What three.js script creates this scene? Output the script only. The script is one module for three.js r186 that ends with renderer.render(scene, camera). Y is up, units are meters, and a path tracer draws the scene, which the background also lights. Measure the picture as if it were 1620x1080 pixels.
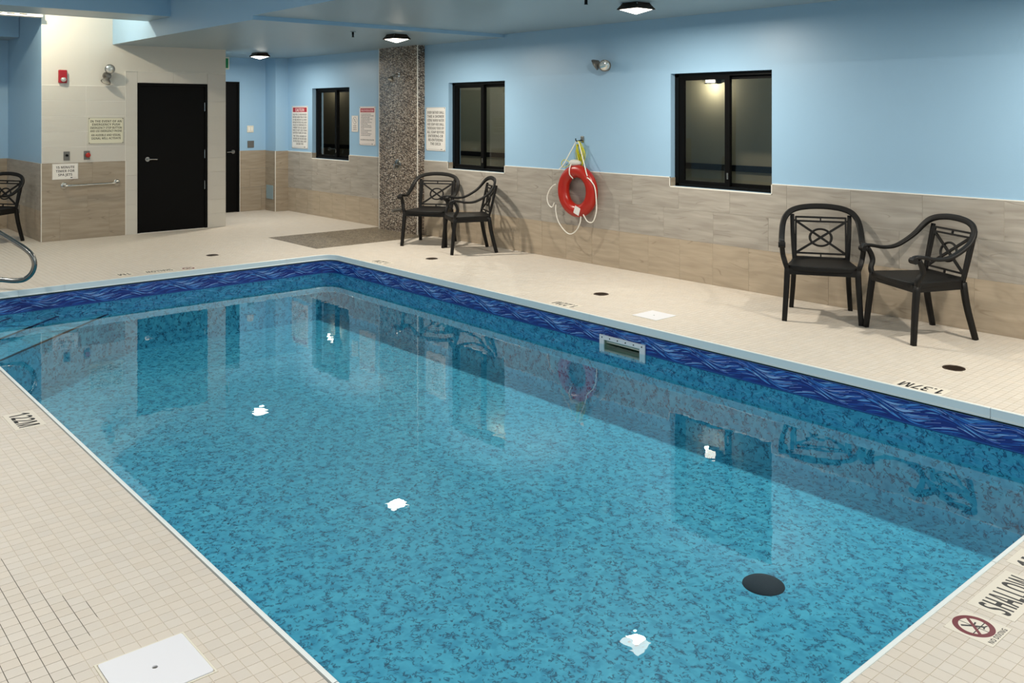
import * as THREE from 'three';
import { mergeGeometries } from 'three/addons/utils/BufferGeometryUtils.js';
import { RoundedBoxGeometry } from 'three/addons/geometries/RoundedBoxGeometry.js';
import { RectAreaLightUniformsLib } from 'three/addons/lights/RectAreaLightUniformsLib.js';

// ---------------------------------------------------------------- camera, exposure, lights
// Plan coordinates: u across the pool (world x), v along the long wall (world -z), h up (world y). The deck is h = 0.
RectAreaLightUniformsLib.init();
const scene = new THREE.Scene();
scene.background = new THREE.Color(0x000000);
const renderer = new THREE.WebGLRenderer();
renderer.toneMapping = THREE.LinearToneMapping;
renderer.toneMappingExposure = 1.0;
renderer.shadowMap.enabled = true;

const FOCAL = 1426, EYE = 1.65;
const camera = new THREE.PerspectiveCamera(2 * Math.atan(540 / FOCAL) * 180 / Math.PI, 1.5, 0.05, 80);
camera.position.set(0, EYE, 0);
camera.lookAt(0.6562, EYE, -0.7546);
camera.setViewOffset(1620, 1080, 0, 362, 1620, 1080);   // level camera, lens shifted down: the horizon lies high in the frame

const LAMP_COLOR = new THREE.Color(1.0, 0.92, 0.79), HALL_COLOR = new THREE.Color(1.0, 0.96, 0.90);
const WARM_COLOR = new THREE.Color(1.0, 0.84, 0.62);
const LAMP_POWER = 1250, HALL_LAMP_POWER = 1500;       // luminance of the panels
const LAMP_SIDE = 0.12;
// ceiling lamps: [u, v, height of the ceiling]
const WALL_LAMPS = [[5.96, 5.21, 2.602], [5.88, 8.81, 2.56], [6.12, 12.9, 2.56], [5.96, 1.65, 2.602], [5.96, -1.6, 2.602]];
const HALL_LAMPS = [[0.2, 1.6, 3.3], [0.2, 5.2, 3.3], [0.2, 8.8, 3.3], [-0.6, 12.6, 3.3], [2.6, -0.7, 3.3]];

// ---------------------------------------------------------------- helpers
let seed = 7;
const rnd = () => { seed = (seed * 1664525 + 1013904223) % 4294967296; return seed / 4294967296; };
const between = (a, b) => a + (b - a) * rnd();
const used = new Map();
function numbered(name) {
  const n = used.get(name) || 0; used.set(name, n + 1);
  return n ? `${name}_${String(n).padStart(3, '0')}` : name;
}
function tag(o, label, category, group, kind) {
  if (label) o.userData.label = label;
  if (category) o.userData.category = category;
  if (group) o.userData.group = group;
  if (kind) o.userData.kind = kind;
  return o;
}
function base(name, label, category, group, kind) {
  const g = new THREE.Group(); g.name = numbered(name); scene.add(g);
  return tag(g, label, category, group, kind);
}
function part(name, geometry, material, parent) {
  const m = new THREE.Mesh(geometry, material);
  m.name = parent ? name : numbered(name); m.castShadow = m.receiveShadow = true;
  (parent || scene).add(m);
  return m;
}
const at = (u, h, v) => new THREE.Vector3(u, h, -v);
function copyOf(o, label) { const c = o.clone(); c.name = numbered(o.name.replace(/_\d{3}$/, '')); c.userData = { ...o.userData }; if (label) c.userData.label = label; scene.add(c); return c; }
// uv in metres from the position, by the way each face points
function metreUV(g) {
  if (g.index) g = g.toNonIndexed();
  if (!g.attributes.normal) g.computeVertexNormals();
  const p = g.attributes.position, n = g.attributes.normal, uv = new Float32Array(p.count * 2);
  for (let i = 0; i < p.count; i++) {
    const ax = Math.abs(n.getX(i)), ay = Math.abs(n.getY(i)), az = Math.abs(n.getZ(i));
    if (ax >= ay && ax >= az) { uv[2 * i] = p.getZ(i); uv[2 * i + 1] = p.getY(i); }
    else if (ay >= az) { uv[2 * i] = p.getX(i); uv[2 * i + 1] = p.getZ(i); }
    else { uv[2 * i] = p.getX(i); uv[2 * i + 1] = p.getY(i); }
  }
  g.setAttribute('uv', new THREE.BufferAttribute(uv, 2));
  return g;
}
function slab(u0, u1, h0, h1, v0, v1) {        // axis-aligned block in plan coordinates
  const g = new THREE.BoxGeometry(u1 - u0, h1 - h0, v1 - v0);
  g.translate((u0 + u1) / 2, (h0 + h1) / 2, -(v0 + v1) / 2);
  return g;
}
const block = (u0, u1, h0, h1, v0, v1) => metreUV(slab(u0, u1, h0, h1, v0, v1));
function rectShape(a, b, c, d) { const s = new THREE.Shape(); s.moveTo(a, c); s.lineTo(b, c); s.lineTo(b, d); s.lineTo(a, d); s.closePath(); return s; }
function rectHole(a, b, c, d) { const s = new THREE.Path(); s.moveTo(a, c); s.lineTo(a, d); s.lineTo(b, d); s.lineTo(b, c); s.closePath(); return s; }
function polyShape(pts) { const s = new THREE.Shape(); pts.forEach(([x, y], i) => i ? s.lineTo(x, y) : s.moveTo(x, y)); s.closePath(); return s; }
// a (v, h) outline extruded away from the pool, for walls that face -u; front face at u0
function sheetU(shape, u0, depth) {
  const g = new THREE.ExtrudeGeometry(shape, { depth, bevelEnabled: false });
  g.applyMatrix4(new THREE.Matrix4().set(0, 0, 1, u0, 0, 1, 0, 0, -1, 0, 0, 0, 0, 0, 0, 1));
  return metreUV(g);
}
// a (u, h) outline for walls that face -v; front face at v0
function sheetV(shape, v0, depth) {
  const g = new THREE.ExtrudeGeometry(shape, { depth, bevelEnabled: false });
  g.translate(0, 0, -(v0 + depth));
  return metreUV(g);
}
function merged(list) {
  return mergeGeometries(list.map((g) => {
    g = g.index ? g.toNonIndexed() : g;
    for (const k of Object.keys(g.attributes)) if (!['position', 'normal', 'uv'].includes(k)) g.deleteAttribute(k);
    return g;
  }));
}
const moved = (g, x, y, z) => g.clone().translate(x, y, z);
function rod(a, b, r, sides = 12) {
  const d = new THREE.Vector3().subVectors(b, a), g = new THREE.CylinderGeometry(r, r, d.length(), sides);
  g.applyQuaternion(new THREE.Quaternion().setFromUnitVectors(new THREE.Vector3(0, 1, 0), d.clone().normalize()));
  return g.translate((a.x + b.x) / 2, (a.y + b.y) / 2, (a.z + b.z) / 2);
}
function bar(a, b, w, t, ref) {                 // a rectangular bar from a to b, t thick along ref
  const d = new THREE.Vector3().subVectors(b, a), L = d.length(); d.normalize();
  const s = new THREE.Vector3().crossVectors(d, ref).normalize(), n = new THREE.Vector3().crossVectors(s, d);
  const g = new THREE.BoxGeometry(w, L, t);
  g.applyMatrix4(new THREE.Matrix4().makeBasis(s, d, n));
  return g.translate((a.x + b.x) / 2, (a.y + b.y) / 2, (a.z + b.z) / 2);
}
const tube = (pts, r, n = 48, sides = 8, closed = false) => new THREE.TubeGeometry(new THREE.CatmullRomCurve3(pts, closed, 'centripetal'), n, r, sides, closed);
// a rounded flat band swept along a curve; its flat side looks along ref(t)
function sweep(pts, n, width, thick, ref, taper = () => 1) {
  const c = new THREE.CatmullRomCurve3(pts, false, 'centripetal'), K = 10, pos = [], idx = [];
  for (let i = 0; i <= n; i++) {
    const t = i / n, p = c.getPointAt(t), T = c.getTangentAt(t), N0 = ref(t), S = new THREE.Vector3().crossVectors(T, N0).normalize(), N = new THREE.Vector3().crossVectors(S, T).normalize(), k = taper(t);
    for (let j = 0; j < K; j++) {
      const a = j / K * Math.PI * 2, ca = Math.cos(a), sa = Math.sin(a);
      const x = Math.sign(ca) * Math.sqrt(Math.abs(ca)) * width / 2 * k, y = Math.sign(sa) * Math.sqrt(Math.abs(sa)) * thick / 2 * k;
      pos.push(p.x + S.x * x + N.x * y, p.y + S.y * x + N.y * y, p.z + S.z * x + N.z * y);
    }
  }
  for (let i = 0; i < n; i++) for (let j = 0; j < K; j++) { const a = i * K + j, b = i * K + (j + 1) % K, d = a + K, e = b + K; idx.push(a, b, d, b, e, d); }
  for (const [row, s] of [[0, 1], [n, -1]]) for (let j = 1; j < K - 1; j++) idx.push(row * K, row * K + (s > 0 ? j + 1 : j), row * K + (s > 0 ? j : j + 1));
  const g = new THREE.BufferGeometry();
  g.setAttribute('position', new THREE.Float32BufferAttribute(pos, 3)); g.setIndex(idx); g.computeVertexNormals();
  g.setAttribute('uv', new THREE.Float32BufferAttribute(new Float32Array(pos.length / 3 * 2), 2));
  return g;
}

// ---------------------------------------------------------------- textures
const srgb = (hex) => [(hex >> 16) & 255, (hex >> 8) & 255, hex & 255];
function noiseMaker(s) {                        // periodic gradient noise
  const perm = new Uint16Array(512); let q = s >>> 0;
  const r = () => { q = (q * 1664525 + 1013904223) % 4294967296; return q / 4294967296; };
  const a = Array.from({ length: 256 }, (_, i) => i);
  for (let i = 255; i > 0; i--) { const j = Math.floor(r() * (i + 1)); [a[i], a[j]] = [a[j], a[i]]; }
  for (let i = 0; i < 512; i++) perm[i] = a[i & 255];
  const gx = new Float32Array(256), gy = new Float32Array(256);
  for (let i = 0; i < 256; i++) { const t = r() * Math.PI * 2; gx[i] = Math.cos(t); gy[i] = Math.sin(t); }
  const f = (t) => t * t * t * (t * (t * 6 - 15) + 10);
  return (x, y, px, py) => {
    const xi = Math.floor(x), yi = Math.floor(y), xf = x - xi, yf = y - yi;
    const w = (n, p) => ((n % p) + p) % p, x0 = w(xi, px), x1 = w(xi + 1, px), y0 = w(yi, py), y1 = w(yi + 1, py);
    const h = (i, j, dx, dy) => { const k = perm[(perm[i & 255] + j) & 255]; return gx[k] * dx + gy[k] * dy; };
    const u = f(xf), v = f(yf), A = h(x0, y0, xf, yf), B = h(x1, y0, xf - 1, yf), C = h(x0, y1, xf, yf - 1), D = h(x1, y1, xf - 1, yf - 1);
    return (A + (B - A) * u) * (1 - v) + (C + (D - C) * u) * v;
  };
}
function dataTexture(w, h, pixel, color = true) {
  const d = new Uint8Array(w * h * 4);
  for (let y = 0; y < h; y++) for (let x = 0; x < w; x++) { const c = pixel(x / w, y / h, x, y), i = 4 * (y * w + x); d[i] = c[0]; d[i + 1] = c[1]; d[i + 2] = c[2]; d[i + 3] = 255; }
  const t = new THREE.DataTexture(d, w, h); t.magFilter = THREE.LinearFilter; t.minFilter = THREE.LinearMipmapLinearFilter; t.generateMipmaps = true;
  t.wrapS = t.wrapT = THREE.RepeatWrapping; if (color) t.colorSpace = THREE.SRGBColorSpace; t.needsUpdate = true;
  return t;
}
function canvasTexture(w, h, draw) {
  const c = document.createElement('canvas'); c.width = w; c.height = h;
  draw(c.getContext('2d'), w, h);
  const t = new THREE.CanvasTexture(c); t.colorSpace = THREE.SRGBColorSpace; t.anisotropy = 8;
  return t;
}
const mix = (a, b, t) => [a[0] + (b[0] - a[0]) * t, a[1] + (b[1] - a[1]) * t, a[2] + (b[2] - a[2]) * t];
const clamp = (x, a = 0, b = 1) => Math.min(b, Math.max(a, x));
const smooth = (a, b, x) => { const t = clamp((x - a) / (b - a)); return t * t * (3 - 2 * t); };

// mottled vinyl of the pool liner, 1.6 m to the repeat
const linerMap = (() => {
  const n = noiseMaker(11), m = noiseMaker(23), k = noiseMaker(37);
  return dataTexture(1536, 1536, (x, y) => {
    const wx = x + 0.012 * n(x * 38, y * 38, 38, 38) + 0.006 * m(x * 90, y * 90, 90, 90), wy = y + 0.012 * m(x * 38 + 7, y * 38, 38, 38) + 0.006 * n(x * 90, y * 90 + 9, 90, 90);
    const cloud = 0.5 + 0.5 * n(wx * 12, wy * 12, 12, 12) + 0.45 * m(wx * 40, wy * 40, 40, 40);
    const gate = smooth(-0.02, 0.16, 0.8 * k(x * 30, y * 30, 30, 30) + 0.8 * n(x * 66, y * 66, 66, 66));
    const r1 = 1 - Math.abs(m(wx * 42, wy * 42, 42, 42)) * 9, r2 = 1 - Math.abs(k(wx * 70 + 3, wy * 70, 70, 70)) * 6.5;
    const line = clamp(Math.max(r1 * gate, r2 * gate * 0.75));
    const patch = smooth(0.0, 0.4, k(wx * 30 + 5, wy * 30, 30, 30)) * 0.45;
    let c = mix(srgb(0x3da0c0), srgb(0x60c3da), clamp(cloud));
    c = mix(c, srgb(0x2688aa), patch);
    return mix(c, srgb(0x08405c), line * 0.95);
  });
})();
linerMap.repeat.set(1 / 1.6, 1 / 1.6);

// printed wave border of the liner: 0.9 m by 0.15 m
const borderMap = canvasTexture(2048, 340, (c, W, Hh) => {
  c.fillStyle = '#0a2a80'; c.fillRect(0, 0, W, Hh);
  const pal = ['#1a4fa6', '#2563b8', '#3479c8', '#4a8fd6', '#6ba6e2', '#8db8ea', '#12409a', '#3c82cc', '#2a5fb4', '#0c2f86'];
  const field = (x, y) => 0.62 * Math.sin(2 * Math.PI * (x / 1024) + y / 95) + 0.18 * Math.sin(2 * Math.PI * x / 512 + y / 40 + 1);
  for (let k = 0; k < 180; k++) {
    const x0 = rnd() * W, y0 = between(-20, Hh - 20), L = between(220, 600), th = between(18, 44), col = pal[Math.floor(rnd() * pal.length)];
    const path = []; let y = y0;
    for (let i = 0; i <= 30; i++) { const x = x0 + L * i / 30; path.push([x, y]); y += field(x, y) * L / 30 * 0.55; }
    for (const off of [0, -W]) {
      c.beginPath();
      path.forEach(([x, yy], i) => { const t = th * Math.sin(Math.PI * i / 30) / 2; i ? c.lineTo(x + off, yy - t) : c.moveTo(x + off, yy - t); });
      for (let i = 30; i >= 0; i--) { const t = th * Math.sin(Math.PI * i / 30) / 2; c.lineTo(path[i][0] + off, path[i][1] + t); }
      c.closePath(); c.fillStyle = col; c.fill(); c.lineWidth = 4; c.strokeStyle = '#081f66'; c.stroke();
    }
  }
  for (let k = 0; k < 34; k++) {
    const x0 = rnd() * W, y0 = between(20, Hh - 60), L = between(120, 300);
    for (const off of [0, -W]) { c.beginPath(); let y = y0; for (let i = 0; i <= 20; i++) { const x = x0 + L * i / 20; i ? c.lineTo(x + off, y) : c.moveTo(x + off, y); y += field(x, y) * L / 20 * 0.55; } c.lineWidth = between(3, 7); c.strokeStyle = '#9db4ee'; c.stroke(); }
  }
  c.fillStyle = '#5f83cf'; c.fillRect(0, 4, W, 12);
  c.fillStyle = '#0b1f66'; c.fillRect(0, 16, W, 10);
  c.fillStyle = '#143f8c'; c.fillRect(0, Hh - 30, W, 30);
  c.fillStyle = '#1f5f9e'; c.fillRect(0, Hh - 20, W, 8);
});
borderMap.wrapS = THREE.RepeatWrapping; borderMap.repeat.set(1 / 0.9, 1);

// streaked porcelain of the wall tiles, 1.3 m by 0.65 m to the repeat
function streakMap(s, dark, mid, light, vein) {
  const n = noiseMaker(s), m = noiseMaker(s + 5), k = noiseMaker(s + 9);
  const t = dataTexture(512, 256, (x, y) => {
    const wy = y + 0.035 * n(x * 4, y * 5, 4, 5) + 0.010 * m(x * 14, y * 16, 14, 16);
    const a = 0.5 + 0.75 * n(x * 3, wy * 14, 3, 14) + 0.40 * m(x * 7, wy * 36, 7, 36);
    let c = mix(dark, light, clamp(a)); c = mix(c, mid, 0.45);
    const v = clamp(1 - Math.abs(k(x * 3, wy * 11, 3, 11)) * 22) * smooth(0.05, 0.35, m(x * 5 + 3, y * 9, 5, 9));
    return mix(c, vein, 0.55 * v);
  });
  t.repeat.set(1 / 1.3, 1 / 0.65);
  return t;
}
const mosaicMap = (s, pal, grout, cell) => canvasTexture(1024, 1024, (c, W) => {   // 0.64 m to the repeat
  c.fillStyle = grout; c.fillRect(0, 0, W, W);
  let q = s; const r = () => { q = (q * 1664525 + 1013904223) % 4294967296; return q / 4294967296; };
  const rows = Math.round(0.64 / cell), hh = W / rows;
  for (let j = 0; j < rows; j++) {
    let x = 0;
    while (x < W - 4) { const w = Math.min(hh * (r() < 0.55 ? 1 : 2), W - x); c.fillStyle = pal[Math.floor(r() * pal.length)]; c.fillRect(x + 1.2, j * hh + 1.2, w - 2.4, hh - 2.4); x += w; }
  }
});
const paintBump = (() => { const n = noiseMaker(71), m = noiseMaker(73); const t = dataTexture(256, 256, (x, y) => { const a = 128 + 90 * n(x * 40, y * 40, 40, 40) + 50 * m(x * 90, y * 90, 90, 90); return [a, a, a]; }, false); t.repeat.set(2, 2); return t; })();
const waterBump = (() => { const n = noiseMaker(81), m = noiseMaker(83); const t = dataTexture(512, 512, (x, y) => { const a = 128 + 80 * n(x * 7, y * 7, 7, 7) + 55 * m(x * 17, y * 17, 17, 17) + 25 * n(x * 40, y * 40, 40, 40); return [a, a, a]; }, false); t.repeat.set(1 / 1.7, 1 / 1.7); return t; })();

// ---------------------------------------------------------------- materials
const std = (o) => new THREE.MeshStandardMaterial(o), dull = (o) => new THREE.MeshPhysicalMaterial(o);
const M = {
  blue: std({ color: 0x9abed9, roughness: 0.42, bumpMap: paintBump, bumpScale: 0.0004 }),
  ceiling: std({ color: 0x94a8b2, roughness: 0.36 }),
  white: std({ color: 0xd6d1c7, roughness: 0.45 }),
  whiteTile: [0xcdc8be, 0xcfcac0, 0xcbc6bd].map((c) => std({ color: c, roughness: 0.3 })),
  whiteGrout: std({ color: 0xf2efe8, roughness: 0.8 }),
  greyTile: [101, 131, 161, 191].map((s) => std({ map: streakMap(s, srgb(0x8d857b), srgb(0xa9a298), srgb(0xbdb6ab), srgb(0x6f675e)), roughness: 0.38 })),
  beigeTile: [211, 241, 271].map((s) => std({ map: streakMap(s, srgb(0x9c8d79), srgb(0xb2a28d), srgb(0xc0b19c), srgb(0x857663)), roughness: 0.4 })),
  brownTile: [301, 331, 361].map((s) => std({ map: streakMap(s, srgb(0x8a7c6a), srgb(0xa39582), srgb(0xb3a592), srgb(0x75685a)), roughness: 0.4 })),
  tileGrout: std({ color: 0xc9c2b4, roughness: 0.85 }),
  trim: std({ color: 0xf0ece2, roughness: 0.35 }),
  black: dull({ color: 0x030303, roughness: 0.55, specularIntensity: 0.25 }),
  blackMetal: dull({ color: 0x060707, roughness: 0.4, specularIntensity: 0.35 }),
  chrome: std({ color: 0xb4b3af, roughness: 0.2, metalness: 1 }),
  railSteel: std({ color: 0x8d8c88, roughness: 0.24, metalness: 1 }),
  steel: std({ color: 0xb9b6ae, roughness: 0.26, metalness: 1 }),
  bronze: std({ color: 0x3a2a1e, roughness: 0.4, metalness: 0.35 }),
  chair: dull({ color: 0x171513, roughness: 0.5, specularIntensity: 0.5 }),
  deckTile: std({ color: 0xffffff, roughness: 0.55 }),
  grout: std({ color: 0xd3c9b9, roughness: 0.9 }),
  darkGrout: std({ color: 0x443c34, roughness: 0.9 }),
  plastic: std({ color: 0xe6e6ea, roughness: 0.4 }),
  ivory: std({ color: 0xe2dccb, roughness: 0.4 }),
  coping: std({ color: 0xe2edf0, roughness: 0.35 }),
  copingLip: std({ color: 0xe6ecea, roughness: 0.35 }),
  liner: std({ map: linerMap, roughness: 0.5 }),
  border: std({ map: borderMap, roughness: 0.45 }),
  track: std({ color: 0x0d2626, roughness: 0.7 }),
  drainBlack: dull({ color: 0x030408, roughness: 0.6, specularIntensity: 0.2 }),
  skimmerInside: std({ color: 0x93a08a, roughness: 0.6 }),
  nosing: dull({ color: 0x0a0a10, roughness: 0.7, specularIntensity: 0.2 }),
  red: std({ color: 0xac2010, roughness: 0.32 }),
  alarmRed: std({ color: 0x9c1824, roughness: 0.4 }),
  rope: std({ color: 0xefece2, roughness: 0.8 }),
  yellowRope: std({ color: 0xd9d22e, roughness: 0.7 }),
  pad: std({ color: 0xd2d0c8, roughness: 0.7 }),
  mosaic: std({ map: mosaicMap(5, ['#85786b', '#9a8d7f', '#b9ad9e', '#564940', '#352c27', '#6d6055', '#a89a8b', '#473a33', '#7c6e62', '#c9bfb2', '#2a2321'], '#6b6258', 0.0112), roughness: 0.22 }),
  mosaicFloor: std({ map: mosaicMap(9, ['#6f6353', '#8a7c68', '#a39580', '#574b3e', '#453a30', '#7b6f5d', '#63584a', '#96896f'], '#7c7263', 0.0125), roughness: 0.4 }),
  pane: new THREE.MeshPhysicalMaterial({ color: 0xffffff, roughness: 0.0, transmission: 1, thickness: 0, ior: 1.5 }),
  water: new THREE.MeshPhysicalMaterial({ color: 0xe4f4f8, roughness: 0.0, transmission: 1, thickness: 0, ior: 1.33, bumpMap: waterBump, bumpScale: 0.0005 }),
  outside: std({ color: 0x9c947a, roughness: 0.8 }),
  outsideGround: std({ color: 0x4a4842, roughness: 0.9 }),
  grey: std({ color: 0x6f6d68, roughness: 0.4, metalness: 0.3 }),
  panelBlue: std({ color: 0x8fa6ae, roughness: 0.5 }),
  lensGlass: std({ color: 0xd8d8d2, roughness: 0.12, metalness: 0.7 }),
  lampLens: std({ color: 0xffffff, emissive: 0xfff3e0, emissiveIntensity: 9, roughness: 0.5 }),
  warmBulb: std({ color: 0xffffff, emissive: 0xffdfae, emissiveIntensity: 3 }),
  outsideLamp: std({ color: 0xffffff, emissive: 0xfffbe6, emissiveIntensity: 5 }),
  exitGreen: std({ color: 0x0c5a35, emissive: 0x0a6b3c, emissiveIntensity: 0.25, roughness: 0.4 }),
};
for (const m of [M.mosaic.map, M.mosaicFloor.map]) { m.wrapS = m.wrapT = THREE.RepeatWrapping; m.repeat.set(1 / 0.64, 1 / 0.64); }

// ---------------------------------------------------------------- the shell
const UR = 7.12, VD = 12.6, VB = 14.3, VA = 14.42, SOFFIT = 3.88, LOW = 2.56, MID = 2.602, HIGH = 3.3, LEFT = -4.2, NEAR = -3;
const POOL = { u0: 1.33, u1: 5.31, v0: 1.34, v1: 9.31, r: 0.16 }, WATER = -0.21, BED = -0.74;
const structure = (name, label, category) => base(name, label, category, null, 'structure');

// outline of the pool as a closed list of [u, v], grown outwards by g; anticlockwise from the near left corner
function poolPath(g = 0, steps = 8) {
  const { u0, u1, v0, v1, r } = POOL, R = Math.max(0.01, r + g), out = [];
  for (const [cu, cv, a0] of [[u1 - r, v0 + r, -90], [u1 - r, v1 - r, 0], [u0 + r, v1 - r, 90], [u0 + r, v0 + r, 180]])
    for (let i = 0; i <= steps; i++) { const a = (a0 + 90 * i / steps) * Math.PI / 180; out.push([cu + R * Math.cos(a), cv + R * Math.sin(a)]); }
  return out;
}
const inPool = (u, v, g) => { const { u0, u1, v0, v1 } = POOL; return u > u0 - g && u < u1 + g && v > v0 - g && v < v1 + g; };

const floor = structure('floor', 'cream mosaic tiled deck around the pool', 'floor');
{
  const s = rectShape(LEFT - 0.2, UR + 0.2, NEAR - 0.2, VA + 0.3), h = new THREE.Path();
  poolPath(0.03).reverse().forEach(([u, v], i) => i ? h.lineTo(u, v) : h.moveTo(u, v)); h.closePath(); s.holes.push(h);
  const g = new THREE.ExtrudeGeometry(s, { depth: 0.2, bevelEnabled: false });
  g.rotateX(-Math.PI / 2); g.translate(0, -0.2015, 0);
  part('deck_bed', metreUV(g), M.grout, floor);
}

// long wall with the windows
const WINDOWS = [[11.95, 13.106], [8.32, 9.455], [4.608, 5.767]], SILL = 0.915, HEAD = 2.038;
const wallRight = structure('wall_right', 'long light blue wall with stone-look tile wainscot and three windows', 'wall');
{
  const s = rectShape(NEAR - 0.2, VA + 0.2, -0.05, 2.75);
  for (const [a, b] of WINDOWS) s.holes.push(rectHole(a, b, SILL, HEAD));
  part('painted_wall', sheetU(s, UR, 0.2), M.blue, wallRight);
}
// wainscot tiles. The tile's own outline less the window openings; joints are gaps over a grout bed
const PROUD = 0.009;
function tileRow(parent, build, lo, hi, c, d, origin, pitch, mats, cuts = []) {
  const gap = 0.0011; let k = Math.floor((lo - origin) / pitch);
  for (;; k++) {
    let a = Math.max(lo, origin + k * pitch + gap), b = Math.min(hi, origin + (k + 1) * pitch - gap);
    if (origin + k * pitch >= hi) break;
    if (b - a < 0.012) continue;
    let outline = [[a, c + gap], [b, c + gap], [b, d - gap], [a, d - gap]];
    for (const [wa, wb, wc] of cuts) if (wc < d && wa < b && wb > a) {
      const t = wc - 0.006, e0 = wa - 0.008, e1 = wb + 0.008;
      if (e0 <= a && e1 >= b) outline = [[a, c + gap], [b, c + gap], [b, t], [a, t]];
      else if (e0 > a && e1 >= b) outline = [[a, c + gap], [b, c + gap], [b, t], [e0, t], [e0, d - gap], [a, d - gap]];
      else if (e0 <= a && e1 < b) outline = [[a, c + gap], [b, c + gap], [b, d - gap], [e1, d - gap], [e1, t], [a, t]];
    }
    const g = build(polyShape(outline)), uv = g.attributes.uv, ou = rnd() * 3, ov = rnd() * 3;
    for (let i = 0; i < uv.count; i++) uv.setXY(i, uv.getX(i) + ou, uv.getY(i) + ov);
    part('wall_tile', g, mats[Math.floor(rnd() * mats.length)], parent);
  }
}
{
  const cuts = WINDOWS.map(([a, b]) => [a, b, SILL]), build = (s) => sheetU(s, UR - PROUD, PROUD - 0.002);
  for (const [lo, hi] of [[-0.6, 9.99], [10.93, 13.93]]) {
    tileRow(wallRight, build, lo, hi, 0, 0.396, 6.448, 0.4, M.beigeTile);
    tileRow(wallRight, build, lo, hi, 0.396, 0.698, 6.454, 0.605, M.greyTile, cuts);
    tileRow(wallRight, build, lo, hi, 0.698, 1.0, 6.267, 0.605, M.greyTile, cuts);
    const g = rectShape(lo, hi, 0, 1.0); let sh = g;
    const pts = [[lo, 0], [hi, 0], [hi, 1.0]];
    for (const [a, b] of WINDOWS.filter(([a]) => a > lo && a < hi)) pts.push([b, 1.0], [b, SILL], [a, SILL], [a, 1.0]);
    pts.push([lo, 1.0]); sh = polyShape(pts);
    part('grout_bed', sheetU(sh, UR - PROUD + 0.002, PROUD - 0.002), M.tileGrout, wallRight);
    // white edge strip along the top, stepping down round each window
    const strips = []; let from = hi;
    for (const [a, b] of WINDOWS.filter(([a]) => a > lo && a < hi)) {
      strips.push(slab(UR - PROUD - 0.002, UR, 1.0, 1.008, b, from), slab(UR - PROUD - 0.002, UR, SILL - 0.008, 1.008, b, b + 0.008), slab(UR - PROUD - 0.002, UR + 0.01, SILL - 0.009, SILL + 0.001, a - 0.008, b + 0.008), slab(UR - PROUD - 0.002, UR, SILL - 0.008, 1.008, a - 0.008, a));
      from = a;
    }
    strips.push(slab(UR - PROUD - 0.002, UR, 1.0, 1.008, lo, from));
    part('edge_strip', merged(strips), M.trim, wallRight);
  }
  for (const [a, b] of WINDOWS) for (const v of [b - 0.006, a])        // tile turned into the reveals
    part('reveal_tile', block(UR + 0.001, UR + 0.066, SILL, 1.0, v, v + 0.006), M.brownTile[0], wallRight);
}

// windows
function windowUnit(n, [a, b]) {
  const w = structure(`window_${n}`, `black framed sliding window ${['nearest the corridor door', 'between the shower column and the life ring', 'between the life ring and the chairs'][n - 1]}`, 'window');
  const u0 = UR + 0.066, u1 = UR + 0.15, mid = a + (b - a) * 0.455;
  const rail = (g) => g;
  const frame = [slab(u0, u1, SILL, SILL + 0.03, a, b), slab(u0, u1, HEAD - 0.035, HEAD, a, b), slab(u0, u1, SILL, HEAD, a, a + 0.03), slab(u0, u1, SILL, HEAD, b - 0.05, b)];
  part('frame', merged(frame.map(rail)), M.blackMetal, w);
  // the fixed sash stands back, the sliding one in front
  for (const [s0, s1, d0, d1, left] of [[a + 0.03, mid + 0.05, u0 + 0.042, u0 + 0.072, 0], [mid - 0.02, b - 0.05, u0 + 0.006, u0 + 0.036, 1]]) {
    const st = 0.05;
    const sash = part('sash', merged([slab(d0, d1, SILL + 0.03, SILL + 0.062, s0, s1), slab(d0, d1, HEAD - 0.07, HEAD - 0.035, s0, s1), slab(d0, d1, SILL + 0.062, HEAD - 0.07, s0, s0 + (left ? 0.055 : 0.03)), slab(d0, d1, SILL + 0.062, HEAD - 0.07, s1 - (left ? 0.06 : st), s1)]), M.black, w);
    part('pane', block((d0 + d1) / 2 - 0.002, (d0 + d1) / 2 + 0.002, SILL + 0.055, HEAD - 0.063, s0 + 0.02, s1 - 0.02).clone(), M.pane, sash);
  }
  part('latch', slab(u0 - 0.006, u0 + 0.01, SILL + 0.1, SILL + 0.16, mid - 0.012, mid + 0.006), M.steel, w);
}
WINDOWS.forEach((x, i) => windowUnit(i + 1, x));

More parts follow.
